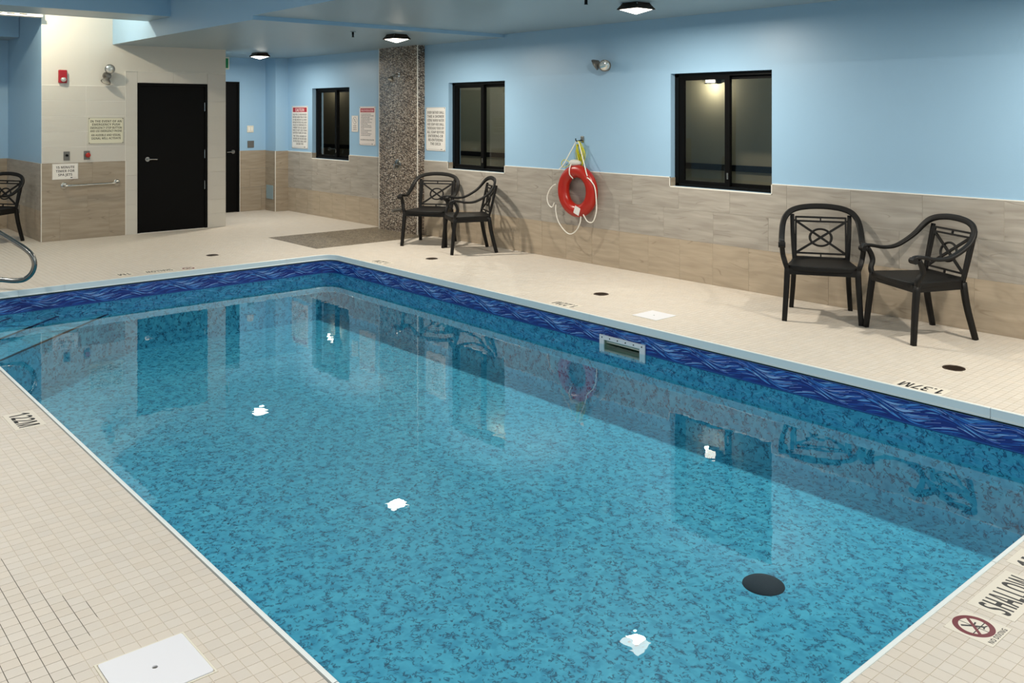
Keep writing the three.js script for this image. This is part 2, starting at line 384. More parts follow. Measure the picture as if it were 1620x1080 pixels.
// wall with the black door
const wallFront = structure('wall_front', 'off-white tiled wall with a black door and wood-look tile panel', 'wall');
{
  const s = rectShape(3.012, 5.449, -0.05, HIGH + 0.1); s.holes.push(rectHole(4.2, 5.175, -0.04, 2.055));
  part('plaster', sheetV(s, VD, 0.14), M.white, wallFront);
  part('door_backing', block(4.1, 5.25, -0.05, 2.2, VD + 0.141, VD + 0.16), M.black, wallFront);
  const build = (sh) => sheetV(sh, VD - PROUD, PROUD - 0.002);
  tileRow(wallFront, build, 3.012, 4.041, 0, 0.396, 3.833, 0.605, M.brownTile);
  tileRow(wallFront, build, 3.012, 4.041, 0.396, 0.694, 3.56, 0.605, M.brownTile);
  tileRow(wallFront, build, 3.012, 4.041, 0.694, 1.0, 3.623, 0.605, M.brownTile);
  part('grout_bed', block(3.012, 4.041, 0, 1.0, VD - PROUD + 0.002, VD), M.brownTile[0], wallFront);
  part('grout_bed', block(3.012, 4.041, 1.0, 2.005, VD - PROUD + 0.002, VD), M.whiteGrout, wallFront);
  for (let k = 0; k < 5; k++) for (const [a, b] of [[3.014, 3.542], [3.546, 4.038]])
    part('white_tile', block(a, b, 1.004 + 0.2 * k, 1.2 + 0.2 * k, VD - PROUD, VD - PROUD + 0.006), M.whiteTile[Math.floor(rnd() * 3)], wallFront);
  part('edge_strip', block(4.0395, 4.0455, 0, 2.215, VD - PROUD - 0.001, VD), M.trim, wallFront);
  part('edge_strip', block(3.006, 3.0125, 0, 1.0, VD - PROUD - 0.001, VD + 0.004), M.trim, wallFront);
  part('edge_strip', block(4.046, 5.449, 2.21, 2.215, VD - PROUD, VD), M.trim, wallFront);
  for (let k = 0; k < 11; k++) {
    part('white_tile', block(4.047, 4.198, 0.002 + 0.2 * k, 0.2 + 0.2 * k, VD - 0.007, VD - 0.001), M.whiteTile[Math.floor(rnd() * 3)], wallFront);
    part('white_tile', block(5.178, 5.447, 0.002 + 0.2 * k, 0.2 + 0.2 * k, VD - 0.007, VD - 0.001), M.whiteTile[Math.floor(rnd() * 3)], wallFront);
  }
  for (const [a, b] of [[4.2, 4.688], [4.69, 5.176]]) part('white_tile', block(a, b, 2.058, 2.208, VD - 0.007, VD - 0.001), M.whiteTile[Math.floor(rnd() * 3)], wallFront);
}
function leverHandle(parent, u, h, v, dir) {
  const hd = part('lever_handle', merged([new THREE.CylinderGeometry(0.032, 0.032, 0.014, 24).rotateX(Math.PI / 2).translate(u, h, -(v - 0.007)), rod(at(u, h, v), at(u, h, v - 0.055), 0.012), tube([at(u, h, v - 0.05), at(u + dir * 0.03, h, v - 0.054), at(u + dir * 0.075, h - 0.001, v - 0.05), at(u + dir * 0.12, h - 0.003, v - 0.047)], 0.0095, 20, 10)]), M.chrome, parent);
  return hd;
}
{
  const d = structure('door_1', 'black flush door with lever handle in the white tiled wall', 'door');
  part('frame', merged([slab(4.2, 4.237, 0, 2.055, VD - 0.012, VD + 0.13), slab(5.138, 5.175, 0, 2.055, VD - 0.012, VD + 0.13), slab(4.237, 5.138, 2.018, 2.055, VD - 0.012, VD + 0.13)]), M.black, d);
  part('door_leaf', block(4.24, 5.135, 0.008, 2.015, VD + 0.004, VD + 0.05), M.black, d);
  for (const h of [0.62, 1.06, 1.73]) part('hinge', rod(at(5.137, h - 0.06, VD - 0.004), at(5.137, h + 0.06, VD - 0.004), 0.008), M.chrome, d);
  leverHandle(d, 4.335, 1.01, VD + 0.004, 1);
  part('threshold', block(4.2, 5.175, 0, 0.006, VD - 0.02, VD + 0.13), M.trim, d);
}

// walls round the alcove left of the tiled wall
const wallAlcove = structure('wall_alcove', 'light blue return wall of the spa alcove beside the white tiles', 'wall');
part('painted_wall', block(3.012, 3.2, -0.05, HIGH + 0.1, VD + 0.14, VA + 0.2), M.blue, wallAlcove);
{
  const build = (s) => sheetU(s, 3.012 - PROUD, PROUD - 0.002);
  tileRow(wallAlcove, build, VD + 0.002, VA, 0, 0.396, 12.9, 0.4, M.beigeTile);
  tileRow(wallAlcove, build, VD + 0.002, VA, 0.396, 0.698, 12.8, 0.605, M.greyTile);
  tileRow(wallAlcove, build, VD + 0.002, VA, 0.698, 1.0, 13.1, 0.605, M.greyTile);
  part('grout_bed', block(3.012 - PROUD + 0.002, 3.012, 0, 1.0, VD, VA), M.tileGrout, wallAlcove);
  part('painted_end', block(3.0105, 3.012, 1.0, HIGH, VD, VD + 0.142), M.blue, wallAlcove);
}
const wallSpa = structure('wall_spa', 'light blue far wall of the spa alcove', 'wall');
part('painted_wall', block(LEFT, 3.012, -0.05, HIGH + 0.1, VA, VA + 0.2), M.blue, wallSpa);
{
  const build = (s) => sheetV(s, VA - PROUD, PROUD);
  for (const [c, d, o, m] of [[0, 0.396, 0.2, M.beigeTile], [0.396, 0.698, 0.4, M.brownTile], [0.698, 1.0, 0.1, M.brownTile]]) tileRow(wallSpa, build, LEFT, 3.0, c, d, o, 0.605, m);
}
// corridor behind the tiled wall
const wallBlockSide = structure('wall_corridor', 'corridor side of the tiled wall', 'wall');
part('painted_wall', block(5.25, 5.448, -0.05, LOW + 0.1, VD + 0.14, VB + 0.2), M.blue, wallBlockSide);
const wallBack = structure('wall_back', 'light blue end wall of the corridor with a black door', 'wall');
{
  const s = rectShape(5.3, UR + 0.2, -0.05, LOW + 0.1); s.holes.push(rectHole(5.5, 6.42, -0.04, 2.16));
  part('painted_wall', sheetV(s, VB, 0.15), M.blue, wallBack);
  part('door_backing', block(5.4, 6.5, -0.05, 2.3, VB + 0.151, VB + 0.17), M.black, wallBack);
  const build = (sh) => sheetV(sh, VB - PROUD, PROUD - 0.001);
  for (const [c, d, o] of [[0, 0.4, 6.2], [0.4, 0.71, 6.6], [0.71, 1.015, 6.42]]) tileRow(wallBack, build, 6.43, 6.888, c, d, o, 0.605, M.brownTile);
  part('edge_strip', block(6.421, 6.428, 0, 1.02, VB - PROUD - 0.001, VB), M.trim, wallBack);
  const d = structure('door_2', 'black corridor door partly hidden by the white tiled wall', 'door');
  part('frame', merged([slab(5.5, 5.535, 0, 2.16, VB - 0.01, VB + 0.12), slab(6.385, 6.42, 0, 2.16, VB - 0.01, VB + 0.12), slab(5.535, 6.385, 2.125, 2.16, VB - 0.01, VB + 0.12)]), M.black, d);
  part('door_leaf', block(5.538, 6.382, 0.008, 2.122, VB + 0.006, VB + 0.05), M.black, d);
  leverHandle(d, 6.31, 1.0, VB + 0.006, -1);
}
const wallChase = structure('wall_chase', 'light blue boxed-in corner at the end of the long wall', 'wall');
{
  part('painted_wall', block(6.888, UR + 0.1, -0.05, LOW + 0.1, 13.93, VB + 0.1), M.blue, wallChase);
  const bu = (s) => sheetU(s, 6.888 - PROUD, PROUD), bv = (s) => sheetV(s, 13.93 - PROUD, PROUD);
  for (const [c, d] of [[0, 0.4], [0.4, 0.705], [0.705, 1.01]]) {
    tileRow(wallChase, bu, 13.93, VB - PROUD, c, d, 13.0, 1.6, M.brownTile);
    tileRow(wallChase, bv, 6.888, UR - PROUD, c, d, 6.2, 1.6, M.brownTile);
  }
  part('edge_strip', block(6.877, 6.886, 0, 1.012, 13.919, 13.928), M.trim, wallChase);
  part('access_panel', block(6.872, 6.879, 0.2, 0.43, 14.0, 14.24), M.panelBlue, wallChase);
}
// mosaic shower column
const column = structure('wall_column', 'mosaic tiled shower column on the long wall', 'column');
part('mosaic_face', block(UR - 0.12, UR + 0.05, 0, LOW + 0.02, 9.99, 10.935), M.mosaic, column);
for (const v of [9.985, 10.93]) part('corner_strip', block(UR - 0.123, UR - 0.115, 0, LOW, v, v + 0.009), M.trim, column);

// the sides behind the camera, closing the hall
const wallLeft = structure('wall_left', 'light blue wall facing the windows across the pool', 'wall');
part('painted_wall', block(LEFT - 0.2, LEFT, -0.05, HIGH + 0.1, NEAR - 0.2, VA + 0.2), M.blue, wallLeft);
const wallNear = structure('wall_near', 'light blue wall beyond the no diving end of the pool', 'wall');
part('painted_wall', block(LEFT - 0.2, UR + 0.2, -0.05, HIGH + 0.1, NEAR - 0.2, NEAR), M.blue, wallNear);

// ceilings; BoxGeometry sides: +u, -u, top, bottom, near (-v), far
const ceilingBox = (g, parent, name, sides) => part(name, g, [M.blue, sides, M.ceiling, M.ceiling, M.blue, M.blue], parent);
const ceiling = structure('ceiling', 'pale grey ceiling with a lower soffit along the windows', 'ceiling');
ceilingBox(slab(SOFFIT, UR + 0.2, LOW, HIGH + 0.1, 8.33, VA + 0.2), ceiling, 'low_soffit', M.blue);
ceilingBox(slab(SOFFIT, UR + 0.2, MID, HIGH + 0.1, NEAR - 0.2, 8.33), ceiling, 'soffit', M.blue);
part('high_ceiling', block(LEFT - 0.2, SOFFIT, HIGH, HIGH + 0.1, NEAR - 0.2, VA + 0.2), M.ceiling, ceiling);
const beam = structure('trim_1', 'blue boxed beam crossing below the high ceiling', 'beam');
ceilingBox(slab(LEFT, SOFFIT, 2.765, HIGH, 10.5, 11.24), beam, 'beam', M.blue);
const beam2 = structure('trim_2', 'blue bulkhead over the spa alcove', 'beam');
ceilingBox(slab(LEFT, 3.008, 2.68, HIGH, 13.75, VA), beam2, 'bulkhead', M.blue);

// ---------------------------------------------------------------- the pool
const pool = base('swimming_pool', 'rectangular pool with mottled teal liner and blue wave border', 'pool');
// a strip along part of the outline, from height h0 up to h1; uv in metres along it
function wallStrip(path, h0, h1, border) {
  const pos = [], uv = [], idx = []; let s = 0;
  path.forEach(([u, v], i) => {
    if (i) s += Math.hypot(u - path[i - 1][0], v - path[i - 1][1]);
    pos.push(u, h0, -v, u, h1, -v); uv.push(s, border ? 0 : h0, s, border ? 1 : h1);
    if (i) { const k = 2 * i; idx.push(k - 2, k, k - 1, k, k + 1, k - 1); }
  });
  const g = new THREE.BufferGeometry();
  g.setAttribute('position', new THREE.Float32BufferAttribute(pos, 3)); g.setAttribute('uv', new THREE.Float32BufferAttribute(uv, 2)); g.setIndex(idx); g.computeVertexNormals();
  return g;
}
const SKIM = { v0: 4.603, v1: 4.982, h0: -0.262, h1: -0.171 };
const TRACK = -0.068;
{
  // start the outline at the skimmer so that one opening ends it
  const P = poolPath(0.012), i0 = P.findIndex(([u, v]) => v > 4 && u > 5), ring = [...P.slice(i0), ...P.slice(0, i0)];
  const uu = POOL.u1 + 0.012;
  const round = [[uu, SKIM.v1], ...ring, [uu, SKIM.v0]], gapPath = [[uu, SKIM.v0], [uu, SKIM.v1]];
  const shell = merged([wallStrip(round, BED, WATER - 0.002, false), wallStrip(gapPath, BED, SKIM.h0, false)]);
  part('liner_wall', shell, M.liner, pool);
  part('wave_border', merged([wallStrip(round, WATER - 0.004, TRACK, true), wallStrip(gapPath, SKIM.h1, TRACK, true)]), M.border, pool);
  const s = new THREE.Shape(); P.forEach(([u, v], i) => i ? s.lineTo(u, v) : s.moveTo(u, v)); s.closePath();
  const g = new THREE.ExtrudeGeometry(s, { depth: 0.05, bevelEnabled: false }); g.rotateX(-Math.PI / 2); g.translate(0, BED - 0.05, 0);
  part('liner_floor', metreUV(g), M.liner, pool);
  part('liner_track', wallStrip([...poolPath(0.008), poolPath(0.008)[0]], TRACK - 0.002, -0.05, false), M.track, pool);
}
// coping sections
{
  const profile = [[0.013, -0.05], [0.013, 0.003], [0.010, 0.005], [-0.001, 0.005], [-0.004, 0.002], [-0.004, -0.044], [-0.008, -0.047], [-0.008, -0.055], [0.013, -0.055]];
  const lipCount = 4;
  function section(path) {
    const body = [], lip = [];
    for (let k = 0; k < profile.length - 1; k++) {
      const pos = [], idx = [];
      path.forEach(([u, v, nu, nv], i) => {
        for (const q of [profile[k], profile[k + 1]]) pos.push(u + nu * q[0], q[1], -(v + nv * q[0]));
        if (i) { const b = 2 * i; idx.push(b - 2, b, b - 1, b, b + 1, b - 1); }
      });
      const g = new THREE.BufferGeometry(); g.setAttribute('position', new THREE.Float32BufferAttribute(pos, 3)); g.setIndex(idx); g.computeVertexNormals();
      g.setAttribute('uv', new THREE.Float32BufferAttribute(new Float32Array(pos.length / 3 * 2), 2));
      (k < lipCount || k === 5 || k === 6 ? lip : body).push(g.toNonIndexed());
    }
    const m = part('coping_section', merged(body), M.coping, pool);
    part('lip', merged(lip), M.copingLip, m);
  }
  const { u0, u1, v0, v1, r } = POOL, G = 0.0012;
  const line = (a, b, nu, nv) => [[...a, nu, nv], [...b, nu, nv]];
  const corner = (cu, cv, a0) => Array.from({ length: 9 }, (_, i) => { const a = (a0 + 90 * i / 8) * Math.PI / 180; return [cu + r * Math.cos(a), cv + r * Math.sin(a), Math.cos(a), Math.sin(a)]; });
  for (const [a, b] of [[v0 + r, 2.04], [2.04, 5.14], [5.14, 8.6]]) section(line([u1, a + G], [u1, b - G], 1, 0));
  section([[u1, 8.6 + G, 1, 0], ...corner(u1 - r, v1 - r, 0), [4.738 + G, v1, 0, 1]]);
  for (const [a, b] of [[4.738, 2.426], [2.426, u0 + 0.7]]) section(line([a - G, v1], [b + G, v1], 0, 1));
  section([[u0 + 0.7 - G, v1, 0, 1], ...corner(u0 + r, v1 - r, 90), [u0, v1 - 0.7, -1, 0]]);
  for (const [a, b] of [[v1 - 0.7, 5.4], [5.4, 2.3], [2.3, v0 + r]]) section(line([u0, a - G], [u0, b + G], -1, 0));
  section(corner(u0 + r, v0 + r, 180));
  for (const [a, b] of [[u0 + r, 3.5], [3.5, u1 - r]]) section(line([a + G, v0], [b - G, v0], 0, -1));
  section(corner(u1 - r, v0 + r, -90));
}
// corner steps across the far left corner
{
  const { u0, v1 } = POOL, tops = [[1.50, WATER - 0.125], [1.05, WATER - 0.078], [0.64, WATER - 0.035]];
  tops.forEach(([c, top], i) => {
    const s = polyShape([[u0, v1], [u0 + c, v1], [u0, v1 - c]].map(([a, b]) => [a, b]));
    const g = new THREE.ExtrudeGeometry(s, { depth: top - BED, bevelEnabled: false }); g.rotateX(-Math.PI / 2); g.translate(0, BED, 0);
    const st = part('step', metreUV(g), M.liner, pool);
    const k = 0.034, e = polyShape([[u0 + c - k, v1], [u0 + c + 0.001, v1], [u0, v1 - c - 0.001], [u0, v1 - c + k]]);
    const n = new THREE.ExtrudeGeometry(e, { depth: 0.006, bevelEnabled: false }); n.rotateX(-Math.PI / 2); n.translate(0, top - 0.004, 0);
    part('nosing_strip', n, M.nosing, st);
  });
}
// skimmer in the long side
{
  const f = part('skimmer_frame', (() => {
    const s = polyShape([[4.553, -0.27], [SKIM.v0, -0.27], [SKIM.v0, SKIM.h1], [SKIM.v1, SKIM.h1], [SKIM.v1, -0.27], [5.026, -0.27], [5.026, -0.138], [4.553, -0.138]]);
    const g = new THREE.ExtrudeGeometry(s, { depth: 0.008, bevelEnabled: true, bevelSize: 0.002, bevelThickness: 0.002, bevelSegments: 2 });
    g.applyMatrix4(new THREE.Matrix4().set(0, 0, 1, POOL.u1 - 0.002, 0, 1, 0, 0, -1, 0, 0, 0, 0, 0, 0, 1)); return g;
  })(), M.plastic, pool);
  for (let i = 0; i < 6; i++) part('screw', new THREE.CylinderGeometry(0.005, 0.005, 0.004, 10).rotateZ(Math.PI / 2).translate(POOL.u1 - 0.005, -0.155, -(4.58 + i * 0.0836)), M.blackMetal, f);
  const a = POOL.u1 + 0.01, b = POOL.u1 + 0.2, t = 0.006;
  part('skimmer_throat', merged([slab(a, b, SKIM.h0 - t, SKIM.h0, SKIM.v0, SKIM.v1), slab(a, b, SKIM.h1, SKIM.h1 + t, SKIM.v0, SKIM.v1), slab(a, b, SKIM.h0, SKIM.h1, SKIM.v0 - t, SKIM.v0), slab(a, b, SKIM.h0, SKIM.h1, SKIM.v1, SKIM.v1 + t), slab(b, b + t, SKIM.h0, SKIM.h1, SKIM.v0, SKIM.v1)]), M.skimmerInside, f);
}
// main drain cover on the pool floor
{
  const d = part('main_drain', new THREE.LatheGeometry([[0, 0.016], [0.06, 0.015], [0.095, 0.011], [0.104, 0.004], [0.105, 0]].map(([x, y]) => new THREE.Vector2(x, y)), 40), M.drainBlack, pool);
  d.position.copy(at(3.954, BED, 2.607));
}
// water
{
  const s = new THREE.Shape(); poolPath(0.011).forEach(([u, v], i) => i ? s.lineTo(u, v) : s.moveTo(u, v)); s.closePath();
  const g = new THREE.ShapeGeometry(s); g.rotateX(-Math.PI / 2); g.translate(0, WATER, 0);
  const uv = g.attributes.uv, p = g.attributes.position; for (let i = 0; i < uv.count; i++) uv.setXY(i, p.getX(i), p.getZ(i));
  tag(part('pool_water', g, M.water), 'still clear water filling the pool', 'water', null, 'stuff');
}

// ---------------------------------------------------------------- lamps
const LAMP_LABELS = ['square bronze ceiling lamp above the round pool deck drains, beside the life ring wall', 'square bronze ceiling lamp in front of the mosaic shower column', 'square bronze ceiling lamp in front of the corridor doors', 'square bronze ceiling lamp above the pair of chairs', 'square bronze ceiling lamp at the open end of the window wall', 'square bronze lamp on the high ceiling by the shallow end', 'square bronze lamp on the high ceiling halfway along the pool', 'square bronze lamp on the high ceiling beside the steps', 'square bronze lamp on the high ceiling of the spa alcove', 'square bronze lamp on the high ceiling behind the no diving end'];
function lampFixture() {
  const t = base('ceiling_lamp', 'x', 'lamp', 'square ceiling lamps');
  const sq = (r) => [[-r, -r], [r, -r], [r, r], [-r, r]];
  // flared square canopy, open below
  const rings = [[0.085, 0], [0.085, -0.006], [0.118, -0.052], [0.118, -0.058], [0.104, -0.058], [0.104, -0.046], [0, -0.046]], pos = [];
  for (let k = 0; k < rings.length - 1; k++) for (let j = 0; j < 4; j++) {
    const a = sq(rings[k][0])[j], b = sq(rings[k][0])[(j + 1) % 4], c = sq(rings[k + 1][0])[j], d = sq(rings[k + 1][0])[(j + 1) % 4], y0 = rings[k][1], y1 = rings[k + 1][1];
    pos.push(a[0], y0, a[1], d[0], y1, d[1], c[0], y1, c[1], a[0], y0, a[1], b[0], y0, b[1], d[0], y1, d[1]);
  }
  const g = new THREE.BufferGeometry(); g.setAttribute('position', new THREE.Float32BufferAttribute(pos, 3)); g.computeVertexNormals();
  part('canopy', g, M.bronze, t);
  for (const [x, z] of [[0.09, 0.09], [-0.09, 0.09], [0.09, -0.09], [-0.09, -0.09]]) part('screw', new THREE.SphereGeometry(0.006, 8, 6).translate(x, -0.012, z), M.chrome, t);
  // shallow drop lens: a low square pyramid
  const L = new THREE.ConeGeometry(0.104 * Math.SQRT2, 0.042, 4, 1).rotateY(Math.PI / 4).rotateX(Math.PI).translate(0, -0.056 - 0.021, 0).toNonIndexed(); L.computeVertexNormals();
  part('lens', L, M.lampLens, t);
  return t;
}
const lampProto = lampFixture();
const lampSpots = [...WALL_LAMPS, ...HALL_LAMPS], fixtures = lampSpots.map((_, i) => i ? copyOf(lampProto) : lampProto);
lampSpots.forEach(([u, v, top], i) => {
  const o = fixtures[i]; o.userData.label = LAMP_LABELS[i];
  o.position.copy(at(u, top, v));
  const l = new THREE.RectAreaLight(i < WALL_LAMPS.length ? LAMP_COLOR : HALL_COLOR, [LAMP_POWER, LAMP_POWER, LAMP_POWER * 0.6, LAMP_POWER, LAMP_POWER][i] || (i === 8 ? HALL_LAMP_POWER * 0.4 : HALL_LAMP_POWER), LAMP_SIDE, LAMP_SIDE);
  l.rotation.x = -Math.PI / 2; l.position.set(0, -0.104, 0); o.add(l);
});
// spa lamp behind the beam: a bare warm globe on a ceiling holder
{
  const t = base('globe_lamp', 'warm globe lamp behind the blue beam in the spa alcove', 'lamp');
  t.position.copy(at(2.63, HIGH, 11.75));
  part('holder', merged([new THREE.CylinderGeometry(0.06, 0.06, 0.03, 24).translate(0, -0.015, 0), new THREE.CylinderGeometry(0.012, 0.012, 0.10, 12).translate(0, -0.08, 0)]), M.bronze, t);
  part('bulb', new THREE.SphereGeometry(0.05, 24, 16).translate(0, -0.17, 0), M.warmBulb, t);
  const l = new THREE.PointLight(WARM_COLOR, 6.6); l.position.set(0, -0.17, 0); l.castShadow = true; t.add(l);
}
// outside: a facing wall, a dark handrail and wall lamps
{
  const w = structure('wall_outside', 'plain grey wall facing the windows outside', 'wall');
  part('render_coat', block(9.05, 9.25, -0.3, 4, -2, 22), M.outside, w);
  const gnd = structure('ground_outside', 'dark paving outside the windows', 'ground');
  part('paving', block(UR + 0.2, 9.05, -0.3, -0.1, -2, 22), M.outsideGround, gnd);
  const r = base('handrail', 'black handrail on the wall outside the windows', 'rail');
  part('rail', block(8.98, 9.02, 0.955, 1.028, -1, 21), M.blackMetal, r);
  for (let v = -0.5; v < 21; v += 2.5) part('bracket', block(9.0, 9.05, 0.97, 1.0, v, v + 0.04), M.blackMetal, r);
  for (const [v, h, label] of [[10.6, 3.3, 'small lit wall lamp outside above the window next to the shower'], [3.4, 3.3, 'small lit wall lamp outside beyond the chairs'], [6.65, 2.055, 'small lit wall lamp seen through the window beside the life ring'], [15.7, 2.39, 'small lit wall lamp outside beyond the corridor window']]) {
    const o = base('wall_lamp', label, 'lamp', 'lamps outside the windows'); o.position.copy(at(9.05, h, v));
    part('housing', merged([new THREE.BoxGeometry(0.1, 0.012, 0.17).translate(-0.05, -0.05, 0), new THREE.BoxGeometry(0.1, 0.012, 0.17).translate(-0.05, 0.05, 0), new THREE.BoxGeometry(0.1, 0.1, 0.02).translate(-0.05, 0, 0.085)]), M.blackMetal, o);
    part('lamp_lens', new RoundedBoxGeometry(0.09, 0.085, 0.14, 2, 0.01).translate(-0.05, 0, 0), M.outsideLamp, o);
    const l = new THREE.PointLight(new THREE.Color(1, 0.97, 0.82), h > 3 ? 6.5 : 0.5); l.position.set(-0.16, -0.08, 0); l.castShadow = true; o.add(l);
  }
}

// ---------------------------------------------------------------- chairs
function makeChair() {
  const t = base('plastic_chair', 'x', 'chair', 'dark resin armchairs');
  const V = (x, y, z) => new THREE.Vector3(x, y, z), backZ = (y) => -0.185 - 0.10 * (y - 0.40) / 0.42;
  // seat: dished slab with a curved front and an apron
  {
    const s = new THREE.Shape(); s.moveTo(-0.205, -0.20); s.lineTo(0.205, -0.20); s.lineTo(0.262, 0.19);
    s.quadraticCurveTo(0.26, 0.235, 0.2, 0.25); s.quadraticCurveTo(0, 0.285, -0.2, 0.25); s.quadraticCurveTo(-0.26, 0.235, -0.262, 0.19); s.closePath();
    const g = new THREE.ExtrudeGeometry(s, { depth: 0.022, bevelEnabled: true, bevelSize: 0.008, bevelThickness: 0.008, bevelSegments: 3, curveSegments: 10 });
    g.rotateX(Math.PI / 2); g.translate(0, 0.428, 0);      // shape y becomes +z
    const apron = merged([bar(V(-0.25, 0.392, 0.24), V(0.25, 0.392, 0.24), 0.05, 0.02, V(0, 0, 1)), bar(V(-0.255, 0.392, 0.22), V(-0.21, 0.392, -0.19), 0.05, 0.02, V(1, 0, 0)), bar(V(0.255, 0.392, 0.22), V(0.21, 0.392, -0.19), 0.05, 0.02, V(1, 0, 0)), bar(V(-0.21, 0.392, -0.19), V(0.21, 0.392, -0.19), 0.05, 0.02, V(0, 0, 1))]);
    part('seat', merged([g, apron]), M.chair, t);
  }
  for (const s of [-1, 1]) {
    part('leg', sweep([V(s * 0.262, 0.415, 0.225), V(s * 0.27, 0.25, 0.245), V(s * 0.285, 0.0, 0.27)], 10, 0.043, 0.04, () => V(0, 0, 1), (k) => 1.12 - 0.2 * k), M.chair, t);
    part('leg', sweep([V(s * 0.212, 0.415, -0.19), V(s * 0.218, 0.25, -0.215), V(s * 0.235, 0.0, -0.275)], 10, 0.04, 0.042, () => V(0, 0, 1), (k) => 1.1 - 0.15 * k), M.chair, t);
    // S-shaped post that carries the arm, with the scrolled arm end
    part('arm_post', merged([
      sweep([V(s * 0.262, 0.40, 0.225), V(s * 0.278, 0.45, 0.232), V(s * 0.296, 0.51, 0.205), V(s * 0.302, 0.56, 0.215), V(s * 0.304, 0.61, 0.245)], 18, 0.04, 0.034, () => V(0, 0, 1)),
      new THREE.CylinderGeometry(0.023, 0.023, 0.054, 16).rotateZ(Math.PI / 2).translate(s * 0.304, 0.603, 0.283),
    ]), M.chair, t);
    part('back_post', sweep([V(s * 0.208, 0.40, backZ(0.40)), V(s * 0.222, 0.60, backZ(0.6)), V(s * 0.228, 0.79, backZ(0.79))], 10, 0.035, 0.026, () => V(0, 0, 1)), M.chair, t);
  }
  // one band: arm, arched top rail, arm
  const half = [[0.304, 0.603, 0.295], [0.305, 0.624, 0.272], [0.306, 0.625, 0.22], [0.308, 0.606, 0.10], [0.309, 0.614, 0.0], [0.308, 0.66, -0.10], [0.302, 0.715, -0.178], [0.285, 0.768, -0.222], [0.245, 0.815, -0.25], [0.18, 0.843, -0.268], [0.09, 0.858, -0.277]];
  const hoop = [...half.map((p) => V(...p)), V(0, 0.862, -0.279), ...half.slice().reverse().map(([x, y, z]) => V(-x, y, z))];
  part('arm_hoop', sweep(hoop, 120, 0.048, 0.026, (k) => { const f = smooth(0.16, 0.36, k < 0.5 ? k : 1 - k); return V(0, 1 - 0.78 * f, 0.1 + 0.95 * f); }), M.chair, t);
  // openwork panel
  const w = 0.198, P = (x, y) => V(x, y, backZ(y)), list = [], ref = V(0, 0.2, 1), b = (x0, y0, x1, y1, k) => list.push(bar(P(x0, y0), P(x1, y1), k, 0.014, ref));
  for (const y of [0.768, 0.735, 0.475, 0.442]) b(-w, y, w, y, 0.0155);
  b(-w, 0.436, -w, 0.774, 0.015); b(w, 0.436, w, 0.774, 0.015);
  b(0, 0.735, 0, 0.768, 0.011); b(0, 0.442, 0, 0.475, 0.011);
  b(-w, 0.475, w, 0.735, 0.019); b(-w, 0.735, w, 0.475, 0.019);
  for (const s of [-1, 1]) for (const y of [0.50, 0.62, 0.74]) b(s * w, y, s * 0.224, y, 0.014);
  const ring = new THREE.TorusGeometry(0.086, 0.0105, 10, 36); ring.scale(1, 0.82, 0.8); ring.rotateX(-0.235); const c = P(0, 0.605); ring.translate(c.x, c.y, c.z); list.push(ring);
  part('back_panel', merged(list), M.chair, t);
  return t;
}
const chairProto = makeChair();
// [centre u, centre v, facing du, dv]
[[6.70, 3.875, -0.467, -0.287, 'dark resin armchair near the window beside the life ring, seat facing the pool', 0],
 [6.71, 3.07, -0.45, 0.25, 'dark resin armchair at the open end of the tiled wall, turned to face its neighbour', 0],
 [6.68, 9.24, -0.44, -0.31, 'dark resin armchair standing against the mosaic shower column', 0],
 [6.69, 8.47, -0.45, 0.22, 'dark resin armchair below the window next to the shower rules sign', 0],
 [2.50, 12.92, -0.62, -0.42, 'dark resin armchair in the blue alcove beside the grab bar wall', 0]].forEach(([u, v, du, dv, label], i) => {
  const o = i ? copyOf(chairProto) : chairProto; o.userData.label = label;
  o.position.copy(at(u, 0, v)); o.rotation.y = Math.atan2(du, -dv);
});

// ---------------------------------------------------------------- plates with print
// a thin plate: its +z face carries the print, the rest takes the colour of the print's corner
function plate(w, h, t, texture, rough = 0.45) {
  const g = new THREE.BoxGeometry(w, h, t), uv = g.attributes.uv;
  for (let i = 0; i < uv.count; i++) if (i < 16 || i > 19) uv.setXY(i, 0.008, 0.008);
  return [g, std({ map: texture, roughness: rough })];
}
const FACING = {
  minusU: new THREE.Matrix4().makeBasis(new THREE.Vector3(0, 0, 1), new THREE.Vector3(0, 1, 0), new THREE.Vector3(-1, 0, 0)),
  minusV: new THREE.Matrix4(),
  deckRight: new THREE.Matrix4().makeBasis(new THREE.Vector3(0, 0, -1), new THREE.Vector3(-1, 0, 0), new THREE.Vector3(0, 1, 0)),
  deckLeft: new THREE.Matrix4().makeBasis(new THREE.Vector3(0, 0, 1), new THREE.Vector3(1, 0, 0), new THREE.Vector3(0, 1, 0)),
  deckNear: new THREE.Matrix4().makeBasis(new THREE.Vector3(1, 0, 0), new THREE.Vector3(0, 0, -1), new THREE.Vector3(0, 1, 0)),
  deckFar: new THREE.Matrix4().makeBasis(new THREE.Vector3(-1, 0, 0), new THREE.Vector3(0, 0, 1), new THREE.Vector3(0, 1, 0)),
};
function put(o, facing, p) { o.quaternion.setFromRotationMatrix(FACING[facing]); o.position.copy(p); return o; }
function sign(label, w, h, facing, p, draw, screws = true) {
  const t = base('sign', label, 'sign'); put(t, facing, p);
  const k = 900 / Math.max(w, h), [g, m] = plate(w, h, 0.006, canvasTexture(Math.round(w * k), Math.round(h * k), draw));
  part('sign_plate', g, m, t);
  if (screws) for (const x of [-1, 1]) for (const y of [-1, 1]) part('screw', new THREE.CylinderGeometry(0.006, 0.006, 0.004, 10).rotateX(Math.PI / 2).translate(x * (w / 2 - 0.012), y * (h / 2 - 0.012), 0.004), M.grey, t);
  return t;
}
